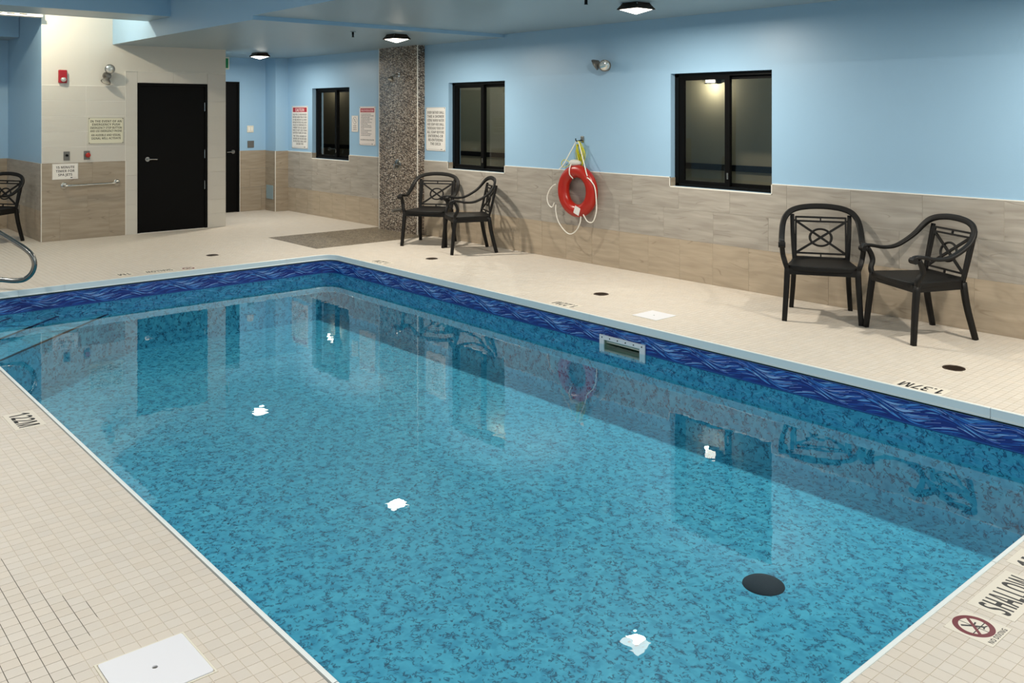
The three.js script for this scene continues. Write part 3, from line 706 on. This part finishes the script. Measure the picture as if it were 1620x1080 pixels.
function lines(c, list, x, y0, step, size, maxW, weight = 'bold', align = 'center') {
  c.textAlign = align; c.textBaseline = 'middle';
  list.forEach((s, i) => {
    c.font = `${weight} ${size}px sans-serif`;
    const w = c.measureText(s).width, k = Math.min(1, maxW / Math.max(w, 1));
    c.save(); c.translate(x, y0 + i * step); c.scale(k, 1); c.fillText(s, 0, 0); c.restore();
  });
}
const card = (c, W, H, bg, line = '#777') => { c.fillStyle = bg; c.fillRect(0, 0, W, H); c.strokeStyle = line; c.lineWidth = 5; c.strokeRect(10, 10, W - 20, H - 20); };
const maker = (c, W, H) => { c.fillStyle = '#222'; c.fillRect(W * 0.76, H * 0.955, W * 0.09, H * 0.014); c.fillRect(W * 0.1, H * 0.963, W * 0.62, 3); };
sign('tall white caution sign with red header between corridor corner and window', 0.545, 0.70, 'minusU', at(UR - 0.004, 1.408, 13.515), (c, W, H) => {
  card(c, W, H, '#e8e4de');
  c.fillStyle = '#a5202c'; c.fillRect(W * 0.06, H * 0.035, W * 0.88, H * 0.11);
  c.fillStyle = '#f3d8d4'; lines(c, ['CAUTION'], W / 2, H * 0.093, 0, H * 0.1, W * 0.82);
  c.fillStyle = '#2a2520';
  lines(c, ['THIS POOL IS UNSUPERVISED', 'BATHERS UNDER TWELVE YEARS', 'OF AGE ARE NOT ALLOWED', 'WITHIN THE POOL ENCLOSURE', 'UNLESS ACCOMPANIED BY A', 'PARENT OR HIS AGENT', 'WHO IS NOT LESS THAN', 'SIXTEEN YEARS OF AGE.'], W / 2, H * 0.2, H * 0.062, H * 0.062, W * 0.88);
  lines(c, ['THE TOTAL NUMBER OF', 'BATHERS ON THE DECK AND', 'IN THE POOL SHALL NOT', 'EXCEED TEN'], W / 2, H * 0.71, H * 0.06, H * 0.06, W * 0.84);
  maker(c, W, H);
});
sign('small white pictogram sign beside the red-headed regulations sign', 0.18, 0.245, 'minusU', at(UR - 0.004, 1.482, 11.784), (c, W, H) => {
  card(c, W, H, '#e6dfd8', '#333');
  c.strokeStyle = '#2a2a2a'; c.lineWidth = 16; c.beginPath(); c.ellipse(W / 2, H * 0.3, W * 0.29, H * 0.21, 0, 0, 7); c.stroke();
  c.beginPath(); c.moveTo(W * 0.3, H * 0.16); c.lineTo(W * 0.7, H * 0.44); c.stroke();
  c.lineWidth = 34; c.beginPath(); c.moveTo(W * 0.46, H * 0.2); c.lineTo(W * 0.54, H * 0.38); c.stroke();
  c.fillStyle = '#5b4a48'; lines(c, ['DO NOT', 'DIVE OR', 'JUMP IN'], W / 2, H * 0.62, H * 0.12, H * 0.1, W * 0.7);
}, false);
sign('white health regulations sign with red header beside the mosaic column', 0.435, 0.572, 'minusU', at(UR - 0.004, 1.453, 11.433), (c, W, H) => {
  card(c, W, H, '#ece2dc', '#c9beb8');
  c.fillStyle = '#a81e2e'; c.fillRect(W * 0.06, H * 0.045, W * 0.88, H * 0.105);
  c.fillStyle = '#f0c9c8'; lines(c, ['HEALTH REGULATIONS'], W / 2, H * 0.1, 0, H * 0.075, W * 0.8);
  c.fillStyle = '#3a3230';
  lines(c, ['NO PERSON INFECTED WITH A', 'COMMUNICABLE DISEASE OR HAVING', 'OPEN SORES SHALL ENTER', 'NO PERSON SHALL BRING A GLASS', 'CONTAINER ON THE DECK', 'NO PERSON SHALL POLLUTE THE', 'WATER IN THE POOL', 'NO PERSON SHALL ENGAGE IN', 'BOISTEROUS PLAY IN OR ABOUT', 'THE POOL', 'NO FOOD OR BEVERAGE EXCEPT', 'WATER ON THE DECK', 'THE EMERGENCY TELEPHONE IS', 'LOCATED AT THE POOL DECK'], W * 0.09, H * 0.2, H * 0.042, H * 0.034, W * 0.82, 'bold', 'left');
  lines(c, ['NO DIVING IN SHALLOW WATER'], W / 2, H * 0.86, 0, H * 0.05, W * 0.86);
  maker(c, W, H);
});
sign('white shower rules sign between the mosaic column and the window', 0.43, 0.58, 'minusU', at(UR - 0.004, 1.43, 9.733), (c, W, H) => {
  card(c, W, H, '#eae7e2', '#a59d90'); c.fillStyle = '#38322c';
  lines(c, ['EVERY BATHER SHALL', 'TAKE A SHOWER', 'USING WARM WATER', 'AND SOAP AND SHALL', 'THOROUGHLY RINSE OFF', 'ALL SOAP BEFORE', 'ENTERING OR', 'RE-ENTERING', 'THE DECK'], W / 2, H * 0.12, H * 0.09, H * 0.088, W * 0.88);
  maker(c, W, H);
});
sign('cream emergency stop instructions sign on the white tiles', 0.448, 0.345, 'minusV', at(3.792, 1.41, VD - PROUD - 0.006), (c, W, H) => {
  card(c, W, H, '#dcd8c2', '#555'); c.fillStyle = '#3a3720';
  lines(c, ['IN THE EVENT OF AN', 'EMERGENCY PUSH', 'EMERGENCY STOP BUTTON', 'AND USE EMERGENCY PHONE'], W / 2, H * 0.14, H * 0.125, H * 0.118, W * 0.9);
  lines(c, ['AN AUDIBLE AND VISUAL', 'SIGNAL WILL ACTIVATE'], W / 2, H * 0.67, H * 0.125, H * 0.118, W * 0.84);
});
sign('white spa jets timer sign on the wood-look tiles', 0.31, 0.205, 'minusV', at(3.289, 0.889, VD - PROUD - 0.004), (c, W, H) => {
  card(c, W, H, '#ebe6df', '#8a857c'); c.fillStyle = '#2e2a26';
  lines(c, ['15 MINUTE', 'TIMER FOR', 'SPA JETS'], W / 2, H * 0.24, H * 0.235, H * 0.21, W * 0.84);
  c.fillRect(W * 0.7, H * 0.87, W * 0.08, H * 0.05); c.fillRect(W * 0.8, H * 0.89, W * 0.14, 4);
}, false);

// depth markers set into the deck
const MARKS = [];
function marker(label, text, length, facing, u, v, opts = {}) {
  const t = base('depth_marker', label, 'marker', 'depth marker tiles'), d = 0.15;
  const [g, m] = plate(length, d, 0.004, canvasTexture(Math.round(length * 2400), 360, (c, W, H) => {
    c.fillStyle = '#e0d8c9'; c.fillRect(0, 0, W, H);
    if (opts.icon) {
      const cx = W / 2, cy = H * 0.42, r = W * 0.36;
      c.strokeStyle = '#201c1c'; c.lineWidth = 8; c.beginPath(); c.moveTo(cx - r, cy + r * 0.3); c.lineTo(cx + r, cy + r * 0.3); c.moveTo(cx, cy - r); c.lineTo(cx, cy + r); c.stroke();
      c.lineWidth = 22; c.beginPath(); c.moveTo(cx - r * 0.45, cy - r * 0.55); c.lineTo(cx - r * 0.05, cy - r * 0.1); c.lineTo(cx + r * 0.35, cy + r * 0.45); c.stroke();
      c.lineWidth = 12; c.beginPath(); c.moveTo(cx - r * 0.1, cy); c.lineTo(cx + r * 0.5, cy - r * 0.1); c.moveTo(cx + r * 0.1, cy + r * 0.55); c.quadraticCurveTo(cx + r * 0.35, cy + r * 0.4, cx + r * 0.6, cy + r * 0.55); c.stroke();
      c.strokeStyle = '#6c1222'; c.lineWidth = 42; c.beginPath(); c.arc(cx, cy, r, 0, 7); c.stroke();
      c.lineWidth = 24; c.beginPath(); c.moveTo(cx - r * 0.7, cy + r * 0.7); c.lineTo(cx + r * 0.7, cy - r * 0.7); c.stroke();
      c.fillStyle = '#201c1c'; lines(c, ['NO DIVING'], W / 2, H * 0.91, 0, H * 0.15, W * 0.8);
    } else {
      c.fillStyle = '#191413'; c.textAlign = 'center'; c.textBaseline = 'middle'; c.font = `bold ${H * 0.93}px sans-serif`;
      const w = c.measureText(text).width; c.save(); c.translate(W / 2, H * 0.52); c.scale(W * 0.9 / w, 1); c.fillText(text, 0, 0); c.restore();
    }
  }), 0.5);
  put(t, facing, at(u, -0.0012, v)); part('marker_tile', g, m, t);
  const along = facing === 'deckNear' || facing === 'deckFar';
  MARKS.push(along ? [u - length / 2, u + length / 2, v - d / 2, v + d / 2] : [u - d / 2, u + d / 2, v - length / 2, v + length / 2]);
}
marker('1.22 m depth marker on the deck beside the steps side of the pool', '122M', 0.3, 'deckLeft', 1.2, 5.37);
marker('1.37 m depth marker on the deck in front of the chairs', '1.37M', 0.3, 'deckRight', 5.40, 2.47);
marker('1.22 m depth marker on the deck beside the square white lid', '1.22M', 0.3, 'deckRight', 5.43, 5.55);
marker('depth marker on the deck in front of the two chairs by the shower', '1.22M', 0.3, 'deckRight', 5.44, 8.45);
marker('SHALLOW marker on the deck at the no diving end', 'SHALLOW', 0.33, 'deckNear', 3.31, 1.21);
marker('no diving pictogram tile next to the large SHALLOW marker', '', 0.15, 'deckNear', 3.02, 1.20, { icon: true });
marker('depth marker tile after the large SHALLOW marker', '1M', 0.15, 'deckNear', 3.62, 1.235);
marker('SHALLOW marker on the deck before the black door', 'SHALLOW', 0.30, 'deckFar', 3.39, 9.50);
marker('no diving pictogram tile on the deck before the black door', '', 0.15, 'deckFar', 3.68, 9.47, { icon: true });
marker('depth marker tile on the deck between grab bar and steps', '1M', 0.15, 'deckFar', 3.05, 9.53);

// ---------------------------------------------------------------- deck fittings
const HOLES = [];
[[5.976, 2.521, 'round dark deck drain next to the 1.37 m marker'], [5.991, 5.654, 'round dark deck drain below the life ring'], [5.999, 8.281, 'round dark deck drain in front of the chairs by the shower'], [4.229, 10.149, 'round dark deck drain in front of the black door']].forEach(([u, v, label]) => {
  const d = base('floor_drain', label, 'drain', 'round deck drains'); d.position.copy(at(u, 0, v));
  part('rim', new THREE.LatheGeometry([[0.058, -0.004], [0.058, 0.002], [0.068, 0.002], [0.07, -0.003]].map(([x, y]) => new THREE.Vector2(x, y)), 36), M.bronze, d);
  const sl = []; for (let i = -4; i <= 4; i++) { const x = i * 0.0125, w = Math.sqrt(0.057 ** 2 - x * x); sl.push(new THREE.BoxGeometry(0.006, 0.004, 2 * w).translate(x, -0.001, 0)); }
  part('grate', merged(sl), M.bronze, d);
  part('drain_body', new THREE.CylinderGeometry(0.058, 0.058, 0.002, 30).translate(0, -0.0015, 0), M.drainBlack, d);
  HOLES.push([u, v, 0.085]);
});
const LIDS = [];
for (const [u, v, w, label] of [[0.957, 2.713, 0.257, 'square white skimmer lid with a finger hole next to the dark grout'], [5.68, 4.77, 0.258, 'square white skimmer lid on the deck above the skimmer']]) {
  const o = base('skimmer_lid', label, 'lid', 'skimmer lids'); o.position.copy(at(u, 0, v)); o.scale.set(w / 0.257, 1, w / 0.257);
  const s = new THREE.Shape(), r = 0.008, a = 0.1255; s.moveTo(-a + r, -a); s.lineTo(a - r, -a); s.quadraticCurveTo(a, -a, a, -a + r); s.lineTo(a, a - r); s.quadraticCurveTo(a, a, a - r, a); s.lineTo(-a + r, a); s.quadraticCurveTo(-a, a, -a, a - r); s.lineTo(-a, -a + r); s.quadraticCurveTo(-a, -a, -a + r, -a);
  const h = new THREE.Path(); h.absarc(0, 0.004, 0.0095, 0, Math.PI * 2, true); s.holes.push(h);
  const g = new THREE.ExtrudeGeometry(s, { depth: 0.004, bevelEnabled: true, bevelSize: 0.0012, bevelThickness: 0.0012, bevelSegments: 2, curveSegments: 10 }); g.rotateX(-Math.PI / 2); g.translate(0, -0.001, 0);
  part('lid', g, M.plastic, o);
  part('finger_hole', new THREE.CylinderGeometry(0.011, 0.011, 0.002, 20).translate(0, -0.0012, -0.004), M.grey, o);
  const f = rectShape(-0.1345, 0.1345, -0.1345, 0.1345); f.holes.push(rectHole(-0.1285, 0.1285, -0.1285, 0.1285));
  const fg = new THREE.ExtrudeGeometry(f, { depth: 0.003, bevelEnabled: false }); fg.rotateX(-Math.PI / 2); fg.translate(0, -0.0015, 0);
  part('lid_frame', fg, M.ivory, o);
  LIDS.push([u - 0.136, u + 0.136, v - 0.136, v + 0.136]);
}
// mosaic wet area before the shower
const MAT = [5.38, UR, 9.80, 11.09];
part('mosaic_mat', block(MAT[0], MAT[1] - 0.01, -0.002, 0.001, MAT[2], MAT[3]), M.mosaicFloor, floor);
// dark grout near the camera-side lid
{
  const s = polyShape([[0.3, 2.2], [0.64, 2.62], [0.715, 2.80], [0.80, 2.83], [0.812, 2.97], [0.862, 3.02], [0.87, 3.08], [0.915, 3.12], [0.915, 3.24], [0.865, 3.33], [0.815, 3.42], [0.79, 3.5], [0.775, 3.74], [0.7, 3.86], [0.5, 4.0], [0.2, 3.9], [0.1, 2.4]]);
  const g = new THREE.ExtrudeGeometry(s, { depth: 0.0006, bevelEnabled: false }); g.rotateX(-Math.PI / 2); g.translate(0, -0.0016, 0);
  part('stained_grout', g, M.darkGrout, floor);
}
// deck tiles, 50 mm; those that show largest are parts of their own
{
  const S = 0.05, GAP = 0.001, tile = new THREE.BoxGeometry(1, 0.004, 1).translate(0, -0.002, 0);
  const list = [], f = new THREE.Vector3(0.6562, 0, -0.7546), rt = new THREE.Vector3(0.7546, 0, 0.6562);
  const blocks = [[POOL.u0 - 0.013, POOL.u1 + 0.013, POOL.v0 - 0.013, POOL.v1 + 0.013], [3.0, 5.46, VD - 0.012, 20], [5.4, 9, VB - 0.012, 20], [6.87, 9, 13.915, 20], [UR - 0.12, 9, 9.985, 10.94], [MAT[0] - 0.002, MAT[1], MAT[2] - 0.002, MAT[3] + 0.002],
    ...LIDS.map(([a, b, c, d]) => [a, b, c, d]), ...MARKS.map(([a, b, c, d]) => [a - GAP, b + GAP, c - GAP, d + GAP]), ...HOLES.map(([a, b]) => [a - 0.066, a + 0.066, b - 0.066, b + 0.066])];
  const less = (r, k) => {                     // a rectangle less another: up to four rectangles
    const [a, b, c, d] = r, [e, g, h, i] = k;
    if (e >= b || g <= a || h >= d || i <= c) return [r];
    const out = [], c2 = Math.max(c, h), d2 = Math.min(d, i);
    if (h > c) out.push([a, b, c, h]); if (i < d) out.push([a, b, i, d]);
    if (e > a) out.push([a, e, c2, d2]); if (g < b) out.push([g, b, c2, d2]);
    return out;
  };
  for (let u0 = -1.788; u0 < UR - PROUD; u0 += S) for (let v0 = -0.607; v0 < VA - PROUD; v0 += S) {
    let bits = [[u0 + GAP, Math.min(UR - PROUD, u0 + S - GAP), v0 + GAP, Math.min(VA - PROUD, v0 + S - GAP)]];
    for (const k of blocks) bits = bits.flatMap((r) => less(r, k));
    for (const [a, b, c, d] of bits) if (b - a > 0.004 && d - c > 0.004) {
      const u = (a + b) / 2, v = (c + d) / 2, p = at(u, 0, v), z = p.x * f.x + p.z * f.z, x = p.x * rt.x + p.z * rt.z, px = 810 + FOCAL * x / z, py = 178 + FOCAL * EYE / z;
      const area = z > 0.3 && px > 5 && px < 1615 && py < 1075 ? (b - a) * (d - c) / (z * z * z) : 0;
      const k = between(0.96, 1.02), w = between(-0.006, 0.006);
      list.push({ u, v, w: b - a, d: d - c, area, c: [0.66 * k, (0.595 + w) * k, (0.515 + 2 * w) * k] });
    }
  }
  list.sort((a, b) => b.area - a.area);
  const tints = Array.from({ length: 8 }, (_, i) => { const k = 0.965 + 0.007 * i, w = [0.004, -0.006, 0.002, 0, -0.003, 0.006, -0.002, 0.003][i]; return std({ color: new THREE.Color().setRGB(0.66 * k, (0.595 + w) * k, (0.515 + 2 * w) * k), roughness: 0.55 }); });
  list.slice(0, 290).forEach(({ u, v, w, d }) => { const m = part('deck_tile', tile, tints[Math.floor(rnd() * 8)], floor); m.position.copy(at(u, 0, v)); m.scale.set(w, 1, d); });
  const rest = list.slice(290), im = new THREE.InstancedMesh(tile, M.deckTile, rest.length), mt = new THREE.Matrix4(), col = new THREE.Color(), sc = new THREE.Matrix4();
  rest.forEach(({ u, v, w, d, c }, i) => { mt.makeTranslation(u, 0, -v).multiply(sc.makeScale(w, 1, d)); im.setMatrixAt(i, mt); im.setColorAt(i, col.setRGB(...c)); });
  im.name = 'deck_tile_field'; im.userData.kind = 'stuff'; im.castShadow = im.receiveShadow = true; floor.add(im);
}
// handrail over the corner steps: lies in a plane across the corner
{
  const t = base('pool_handrail', 'bent stainless steel handrail over the corner steps', 'handrail');
  const o = [2.05, 8.81], dir = [-0.7546, 0.6562], Q = (s, h) => at(o[0] + dir[0] * s, h, o[1] + dir[1] * s);
  part('rail_tube', tube([Q(1.05, -0.02), Q(1.05, 0.45), Q(1.02, 0.74), Q(0.92, 0.86), Q(0.78, 0.85), Q(0.6, 0.755), Q(0.45, 0.665), Q(0.31, 0.583), Q(0.18, 0.505), Q(0.08, 0.44), Q(0.025, 0.385), Q(0.0, 0.305), Q(0.025, 0.225), Q(0.09, 0.172), Q(0.17, 0.16), Q(0.31, 0.17), Q(0.6, 0.175), Q(0.86, 0.17), Q(0.96, 0.12), Q(0.98, -0.02)], 0.0225, 160, 16), M.railSteel, t);
  for (const s of [1.05, 0.98]) part('escutcheon', new THREE.LatheGeometry([[0.024, 0.014], [0.04, 0.012], [0.055, 0.001], [0.055, 0]].map(([x, y]) => new THREE.Vector2(x, y)), 28).translate(Q(s, 0).x, 0, Q(s, 0).z), M.steel, t);
}

// ---------------------------------------------------------------- life ring
{
  const RU = UR - 0.085, C = [6.995, 0.79], W = (v, h, off = 0) => at(RU - off, h, v);
  const t = base('life_ring', 'red ring buoy with white grab ropes hanging on the blue wall', 'life ring');
  const g = new THREE.TorusGeometry(0.218, 0.07, 24, 64); g.scale(1, 1, 0.85); g.rotateY(Math.PI / 2); g.translate(RU, C[1], -C[0]);
  part('ring', g, M.red, t);
  const r = 0.0062;
  for (const pts of [
    [W(6.80, 0.95, 0.05), W(6.768, 0.931, 0.045), W(6.70, 0.86, 0.04), W(6.672, 0.70, 0.04), W(6.675, 0.58, 0.04), W(6.73, 0.475, 0.04), W(6.80, 0.475, 0.04), W(6.858, 0.547, 0.05)],
    [W(6.895, 0.522, 0.05), W(6.905, 0.47, 0.045), W(6.95, 0.39, 0.04), W(7.02, 0.328, 0.04), W(7.087, 0.313, 0.04), W(7.18, 0.36, 0.04), W(7.265, 0.45, 0.04), W(7.298, 0.56, 0.04), W(7.29, 0.62, 0.045)],
    [W(7.285, 0.85, 0.045), W(7.34, 0.83, 0.04), W(7.41, 0.76, 0.04), W(7.437, 0.685, 0.04), W(7.41, 0.61, 0.04), W(7.358, 0.587, 0.04), W(7.315, 0.64, 0.045)],
    [W(7.24, 1.02, 0.04), W(7.189, 1.062, 0.035), W(7.10, 1.22, 0.0), W(7.036, 1.335, -0.03), W(7.02, 1.335, -0.03), W(6.92, 1.17, 0.0), W(6.81, 0.985, 0.045), W(6.795, 0.965, 0.05)],
    [W(7.06, 1.085, 0.035), W(7.055, 1.03, 0.064), W(7.05, 0.97, 0.064), W(7.035, 0.925, 0.03)],
  ]) part('grab_rope', tube(pts, r, 60, 8), M.rope, t);
  const st = new THREE.BoxGeometry(0.085, 0.085, 0.002); st.rotateY(-Math.PI / 2); st.rotateX(0.35); st.translate(RU - 0.0595, 0.582, -6.945);
  part('sticker', st, std({ color: 0xe4e4e0, roughness: 0.5 }), t);
  const pd = new THREE.SphereGeometry(1, 24, 16).scale(0.05, 0.038, 0.085); pd.translate(RU + 0.01, 1.095, -7.045);
  part('rope_pad', pd, M.pad, t);
  const hk = base('wall_hook', 'small steel wall hook above the life ring', 'hook');
  part('hook_plate', new RoundedBoxGeometry(0.006, 0.07, 0.05, 2, 0.002).translate(UR - 0.004, 1.355, -7.0), M.steel, hk);
  part('hook_arm', tube([at(UR - 0.004, 1.345, 7.015), at(UR - 0.05, 1.338, 7.02), at(UR - 0.075, 1.338, 7.025), at(UR - 0.082, 1.365, 7.027)], 0.006, 20, 8), M.blackMetal, hk);
  const y = base('yellow_rope', 'coiled yellow throwing rope hanging behind the life ring', 'rope');
  const loops = [];
  for (let i = 0; i < 9; i++) {
    const a = between(-0.05, 0.055), d = between(0.2, 0.31), w = between(0.025, 0.06), o = between(0.028, 0.06);
    loops.push(tube([at(UR - o, 1.338, 7.02), at(UR - o, 1.28, 7.02 - w * 0.8 - a * 0.3), at(UR - o * 0.8, 1.338 - d * 0.6, 7.02 - w - a), at(UR - o * 0.7, 1.338 - d, 7.02 - a), at(UR - o * 0.8, 1.338 - d * 0.55, 7.02 + w - a), at(UR - o, 1.3, 7.02 + w * 0.5)], 0.0042, 40, 6));
  }
  loops.push(tube([at(UR - 0.03, 1.11, 7.06), at(UR - 0.03, 1.10, 7.16), at(UR - 0.03, 1.12, 7.26), at(UR - 0.03, 1.085, 7.30), at(UR - 0.03, 1.04, 7.285), at(UR - 0.03, 1.045, 7.22), at(UR - 0.03, 1.09, 7.15)], 0.0042, 40, 6));
  part('rope_coil', merged(loops), M.yellowRope, y);
}

// ---------------------------------------------------------------- shower fittings, twin-head emergency lamps, plates
{
  const t = base('wall_shower', 'chrome shower head high on the mosaic column', 'shower'), F = UR - 0.12;
  part('shower_arm', tube([at(F, 2.17, 10.42), at(F - 0.06, 2.175, 10.42), at(F - 0.11, 2.145, 10.43)], 0.011, 20, 10), M.chrome, t);
  part('flange', new THREE.CylinderGeometry(0.03, 0.03, 0.008, 20).rotateZ(Math.PI / 2).translate(F - 0.004, 2.17, -10.42), M.chrome, t);
  const h = new THREE.LatheGeometry([[0.0, 0.0], [0.042, 0.0], [0.046, 0.008], [0.04, 0.025], [0.018, 0.05], [0.012, 0.065], [0, 0.065]].map(([x, y]) => new THREE.Vector2(x, y)), 28); h.rotateZ(-0.6); h.translate(F - 0.145, 2.09, -10.43);
  part('rose', h, M.steel, t);
  const v = base('shower_valve', 'round chrome shower valve on the mosaic column', 'valve');
  const e = new THREE.LatheGeometry([[0, 0.018], [0.03, 0.018], [0.06, 0.012], [0.082, 0.002], [0.082, 0]].map(([x, y]) => new THREE.Vector2(x, y)), 36); e.rotateZ(Math.PI / 2); e.translate(F, 0.925, -10.46);
  part('escutcheon', e, M.railSteel, v);
  part('valve_knob', merged([rod(at(F, 0.925, 10.46), at(F - 0.06, 0.925, 10.46), 0.02, 16), rod(at(F - 0.05, 0.925, 10.46), at(F - 0.055, 0.87, 10.475), 0.008, 10)]), M.chrome, v);
  const s = base('foot_tap', 'short bronze-grey spout low on the mosaic column', 'spout');
  part('spout', merged([rod(at(F, 0.31, 10.40), at(F - 0.13, 0.305, 10.40), 0.022, 16), new THREE.CylinderGeometry(0.03, 0.03, 0.008, 20).rotateZ(Math.PI / 2).translate(F - 0.004, 0.31, -10.40)]), M.grey, s);
}
function lampHead(name, parent, centre, aim) {
  const h = part(name, new THREE.LatheGeometry([[0, -0.055], [0.02, -0.055], [0.03, -0.045], [0.055, -0.012], [0.062, 0.0], [0.064, 0.012], [0.058, 0.014], [0.056, 0.006], [0.03, -0.02], [0, -0.03]].map(([x, y]) => new THREE.Vector2(x, y)), 32), M.grey, parent);
  const lens = part('lens', new THREE.SphereGeometry(0.09, 24, 8, 0, Math.PI * 2, 0, 0.67).translate(0, -0.062, 0), M.lensGlass, h);
  h.position.copy(centre); h.quaternion.setFromUnitVectors(new THREE.Vector3(0, 1, 0), aim.clone().normalize());
  return lens;
}
{
  const a = base('emergency_lamp', 'twin-head emergency lamp on the blue wall above the life ring', 'emergency light'), W = (u, h, v) => at(u, h, v);
  part('mount', merged([new THREE.CylinderGeometry(0.05, 0.055, 0.03, 24).rotateZ(Math.PI / 2).translate(UR - 0.015, 2.15, -6.63), rod(W(UR - 0.03, 2.15, 6.63), W(UR - 0.07, 2.15, 6.63), 0.022, 14), rod(W(UR - 0.07, 2.15, 6.70), W(UR - 0.07, 2.15, 6.56), 0.016, 12)]), M.grey, a);
  lampHead('lamp_head', a, W(UR - 0.09, 2.165, 6.72), at(-0.5, -0.5, 0.75).clone());
  lampHead('lamp_head', a, W(UR - 0.10, 2.15, 6.575), at(-0.62, -0.25, -0.62).clone());
  const b = base('emergency_lamp', 'twin-head emergency lamp on the white tiles above the instructions sign', 'emergency light');
  part('mount', merged([new THREE.CylinderGeometry(0.05, 0.055, 0.03, 24).rotateX(Math.PI / 2).translate(3.805, 2.14, -(VD - 0.015)), rod(at(3.805, 2.14, VD - 0.03), at(3.8, 2.14, VD - 0.09), 0.03, 14)]), M.grey, b);
  lampHead('lamp_head', b, at(3.81, 2.225, VD - 0.11), at(-0.15, -0.1, -1).clone());
  lampHead('lamp_head', b, at(3.765, 2.06, VD - 0.10), at(-0.45, -0.85, -0.25).clone());
}
{
  const a = base('fire_alarm', 'red fire alarm strobe on the white wall', 'alarm');
  part('alarm_body', new RoundedBoxGeometry(0.1, 0.17, 0.05, 3, 0.012).translate(3.255, 2.115, -(VD - 0.027)), M.alarmRed, a);
  part('strobe_lens', new THREE.SphereGeometry(0.034, 20, 12).scale(1, 0.9, 0.7).translate(3.258, 2.075, -(VD - 0.055)), M.lensGlass, a);
  part('bracket', block(3.225, 3.285, 2.0, 2.035, VD - 0.02, VD), M.pad, a);
  const F = VD - PROUD;
  const s = base('timer_switch', 'grey metal push button plate above the spa timer sign', 'switch');
  part('switch_plate', new RoundedBoxGeometry(0.075, 0.115, 0.008, 2, 0.003).translate(3.306, 1.088, -(F - 0.004)), M.grey, s);
  part('button', new THREE.CylinderGeometry(0.016, 0.016, 0.016, 20).rotateX(Math.PI / 2).translate(3.308, 1.095, -(F - 0.012)), M.blackMetal, s);
  const e = base('stop_button', 'red emergency stop button on a grey plate', 'button');
  part('switch_plate', new RoundedBoxGeometry(0.075, 0.115, 0.008, 2, 0.003).translate(3.552, 1.09, -(F - 0.004)), M.grey, e);
  part('push_button', new THREE.LatheGeometry([[0, 0.04], [0.02, 0.04], [0.03, 0.034], [0.032, 0.026], [0.02, 0.02], [0.018, 0]].map(([x, y]) => new THREE.Vector2(x, y)), 28).rotateX(Math.PI / 2).translate(3.56, 1.092, -(F - 0.006)), M.red, e);
  const g = base('grab_bar', 'stainless grab bar across the wood-look tiles', 'grab bar');
  part('bar', tube([at(3.275, 0.702, F), at(3.275, 0.702, F - 0.04), at(3.30, 0.702, F - 0.058), at(3.6, 0.707, F - 0.058), at(3.905, 0.712, F - 0.058), at(3.93, 0.712, F - 0.04), at(3.93, 0.712, F)], 0.0165, 80, 12), M.steel, g);
  for (const [u, h] of [[3.275, 0.702], [3.93, 0.712]]) part('flange', new THREE.LatheGeometry([[0, 0.012], [0.03, 0.011], [0.042, 0.003], [0.042, 0]].map(([x, y]) => new THREE.Vector2(x, y)), 28).rotateX(Math.PI / 2).translate(u, h, -F), M.steel, g);
  const p = base('switch_plate', 'cream switch plate on the blue wall by the corridor door', 'switch');
  part('cover', new RoundedBoxGeometry(0.115, 0.115, 0.008, 2, 0.003).translate(6.613, 1.374, -(VB - 0.004)), M.ivory, p);
  for (const x of [-0.024, 0.024]) part('rocker', new RoundedBoxGeometry(0.03, 0.06, 0.008, 2, 0.002).translate(6.613 + x, 1.374, -(VB - 0.009)), M.trim, p);
  const q = base('outlet_plate', 'grey metal plate below the cream switch by the corridor door', 'plate');
  part('cover', new RoundedBoxGeometry(0.115, 0.115, 0.01, 2, 0.003).translate(6.619, 1.12, -(VB - 0.005)), M.grey, q);
  const w = base('outlet_plate', 'small grey outlet low on the alcove tiles behind the armchair', 'plate');
  part('cover', new RoundedBoxGeometry(0.008, 0.115, 0.075, 2, 0.003).translate(3.0, 0.335, -13.73), M.grey, w);
  const x = base('exit_sign', 'green exit sign with pale frame above the corridor door', 'exit sign');
  part('sign_box', block(5.92, 6.225, 2.36, 2.56, VB - 0.05, VB), M.ivory, x);
  part('sign_face', block(5.94, 6.205, 2.38, 2.54, VB - 0.053, VB - 0.049), M.exitGreen, x);
}
// slot grille under the alcove ceiling edge
{
  const g = base('air_grille', 'white slotted air grille high in the alcove', 'grille');
  part('grille_frame', block(0.6, 2.985, 2.85, 2.885, 12.42, 12.58), M.trim, g);
  part('duct', block(0.62, 2.97, 2.885, HIGH, 12.43, 12.57), M.blue, g);
  for (let i = 0; i < 14; i++) part('slot', block(2.72 - i * 0.14, 2.78 - i * 0.14 + 0.03, 2.868, 2.879, 12.418, 12.43), M.black, g);
}
for (const [u, v, top, label] of [[5.30, 8.82, LOW, 'small ceiling sprinkler between the two far ceiling lamps'], [5.33, 5.20, MID, 'small ceiling sprinkler near the ceiling lamp above the life ring']]) {
  const s = base('sprinkler', label, 'sprinkler', 'ceiling sprinklers'); s.position.copy(at(u, top, v));
  part('sprinkler_base', new THREE.CylinderGeometry(0.03, 0.034, 0.006, 20).translate(0, -0.003, 0), M.ceiling, s);
  part('sprinkler_head', merged([new THREE.CylinderGeometry(0.012, 0.012, 0.03, 12).translate(0, -0.02, 0), new THREE.BoxGeometry(0.006, 0.034, 0.03).translate(0, -0.045, 0), new THREE.CylinderGeometry(0.016, 0.016, 0.003, 16).translate(0, -0.062, 0)]), M.blackMetal, s);
}

renderer.render(scene, camera);
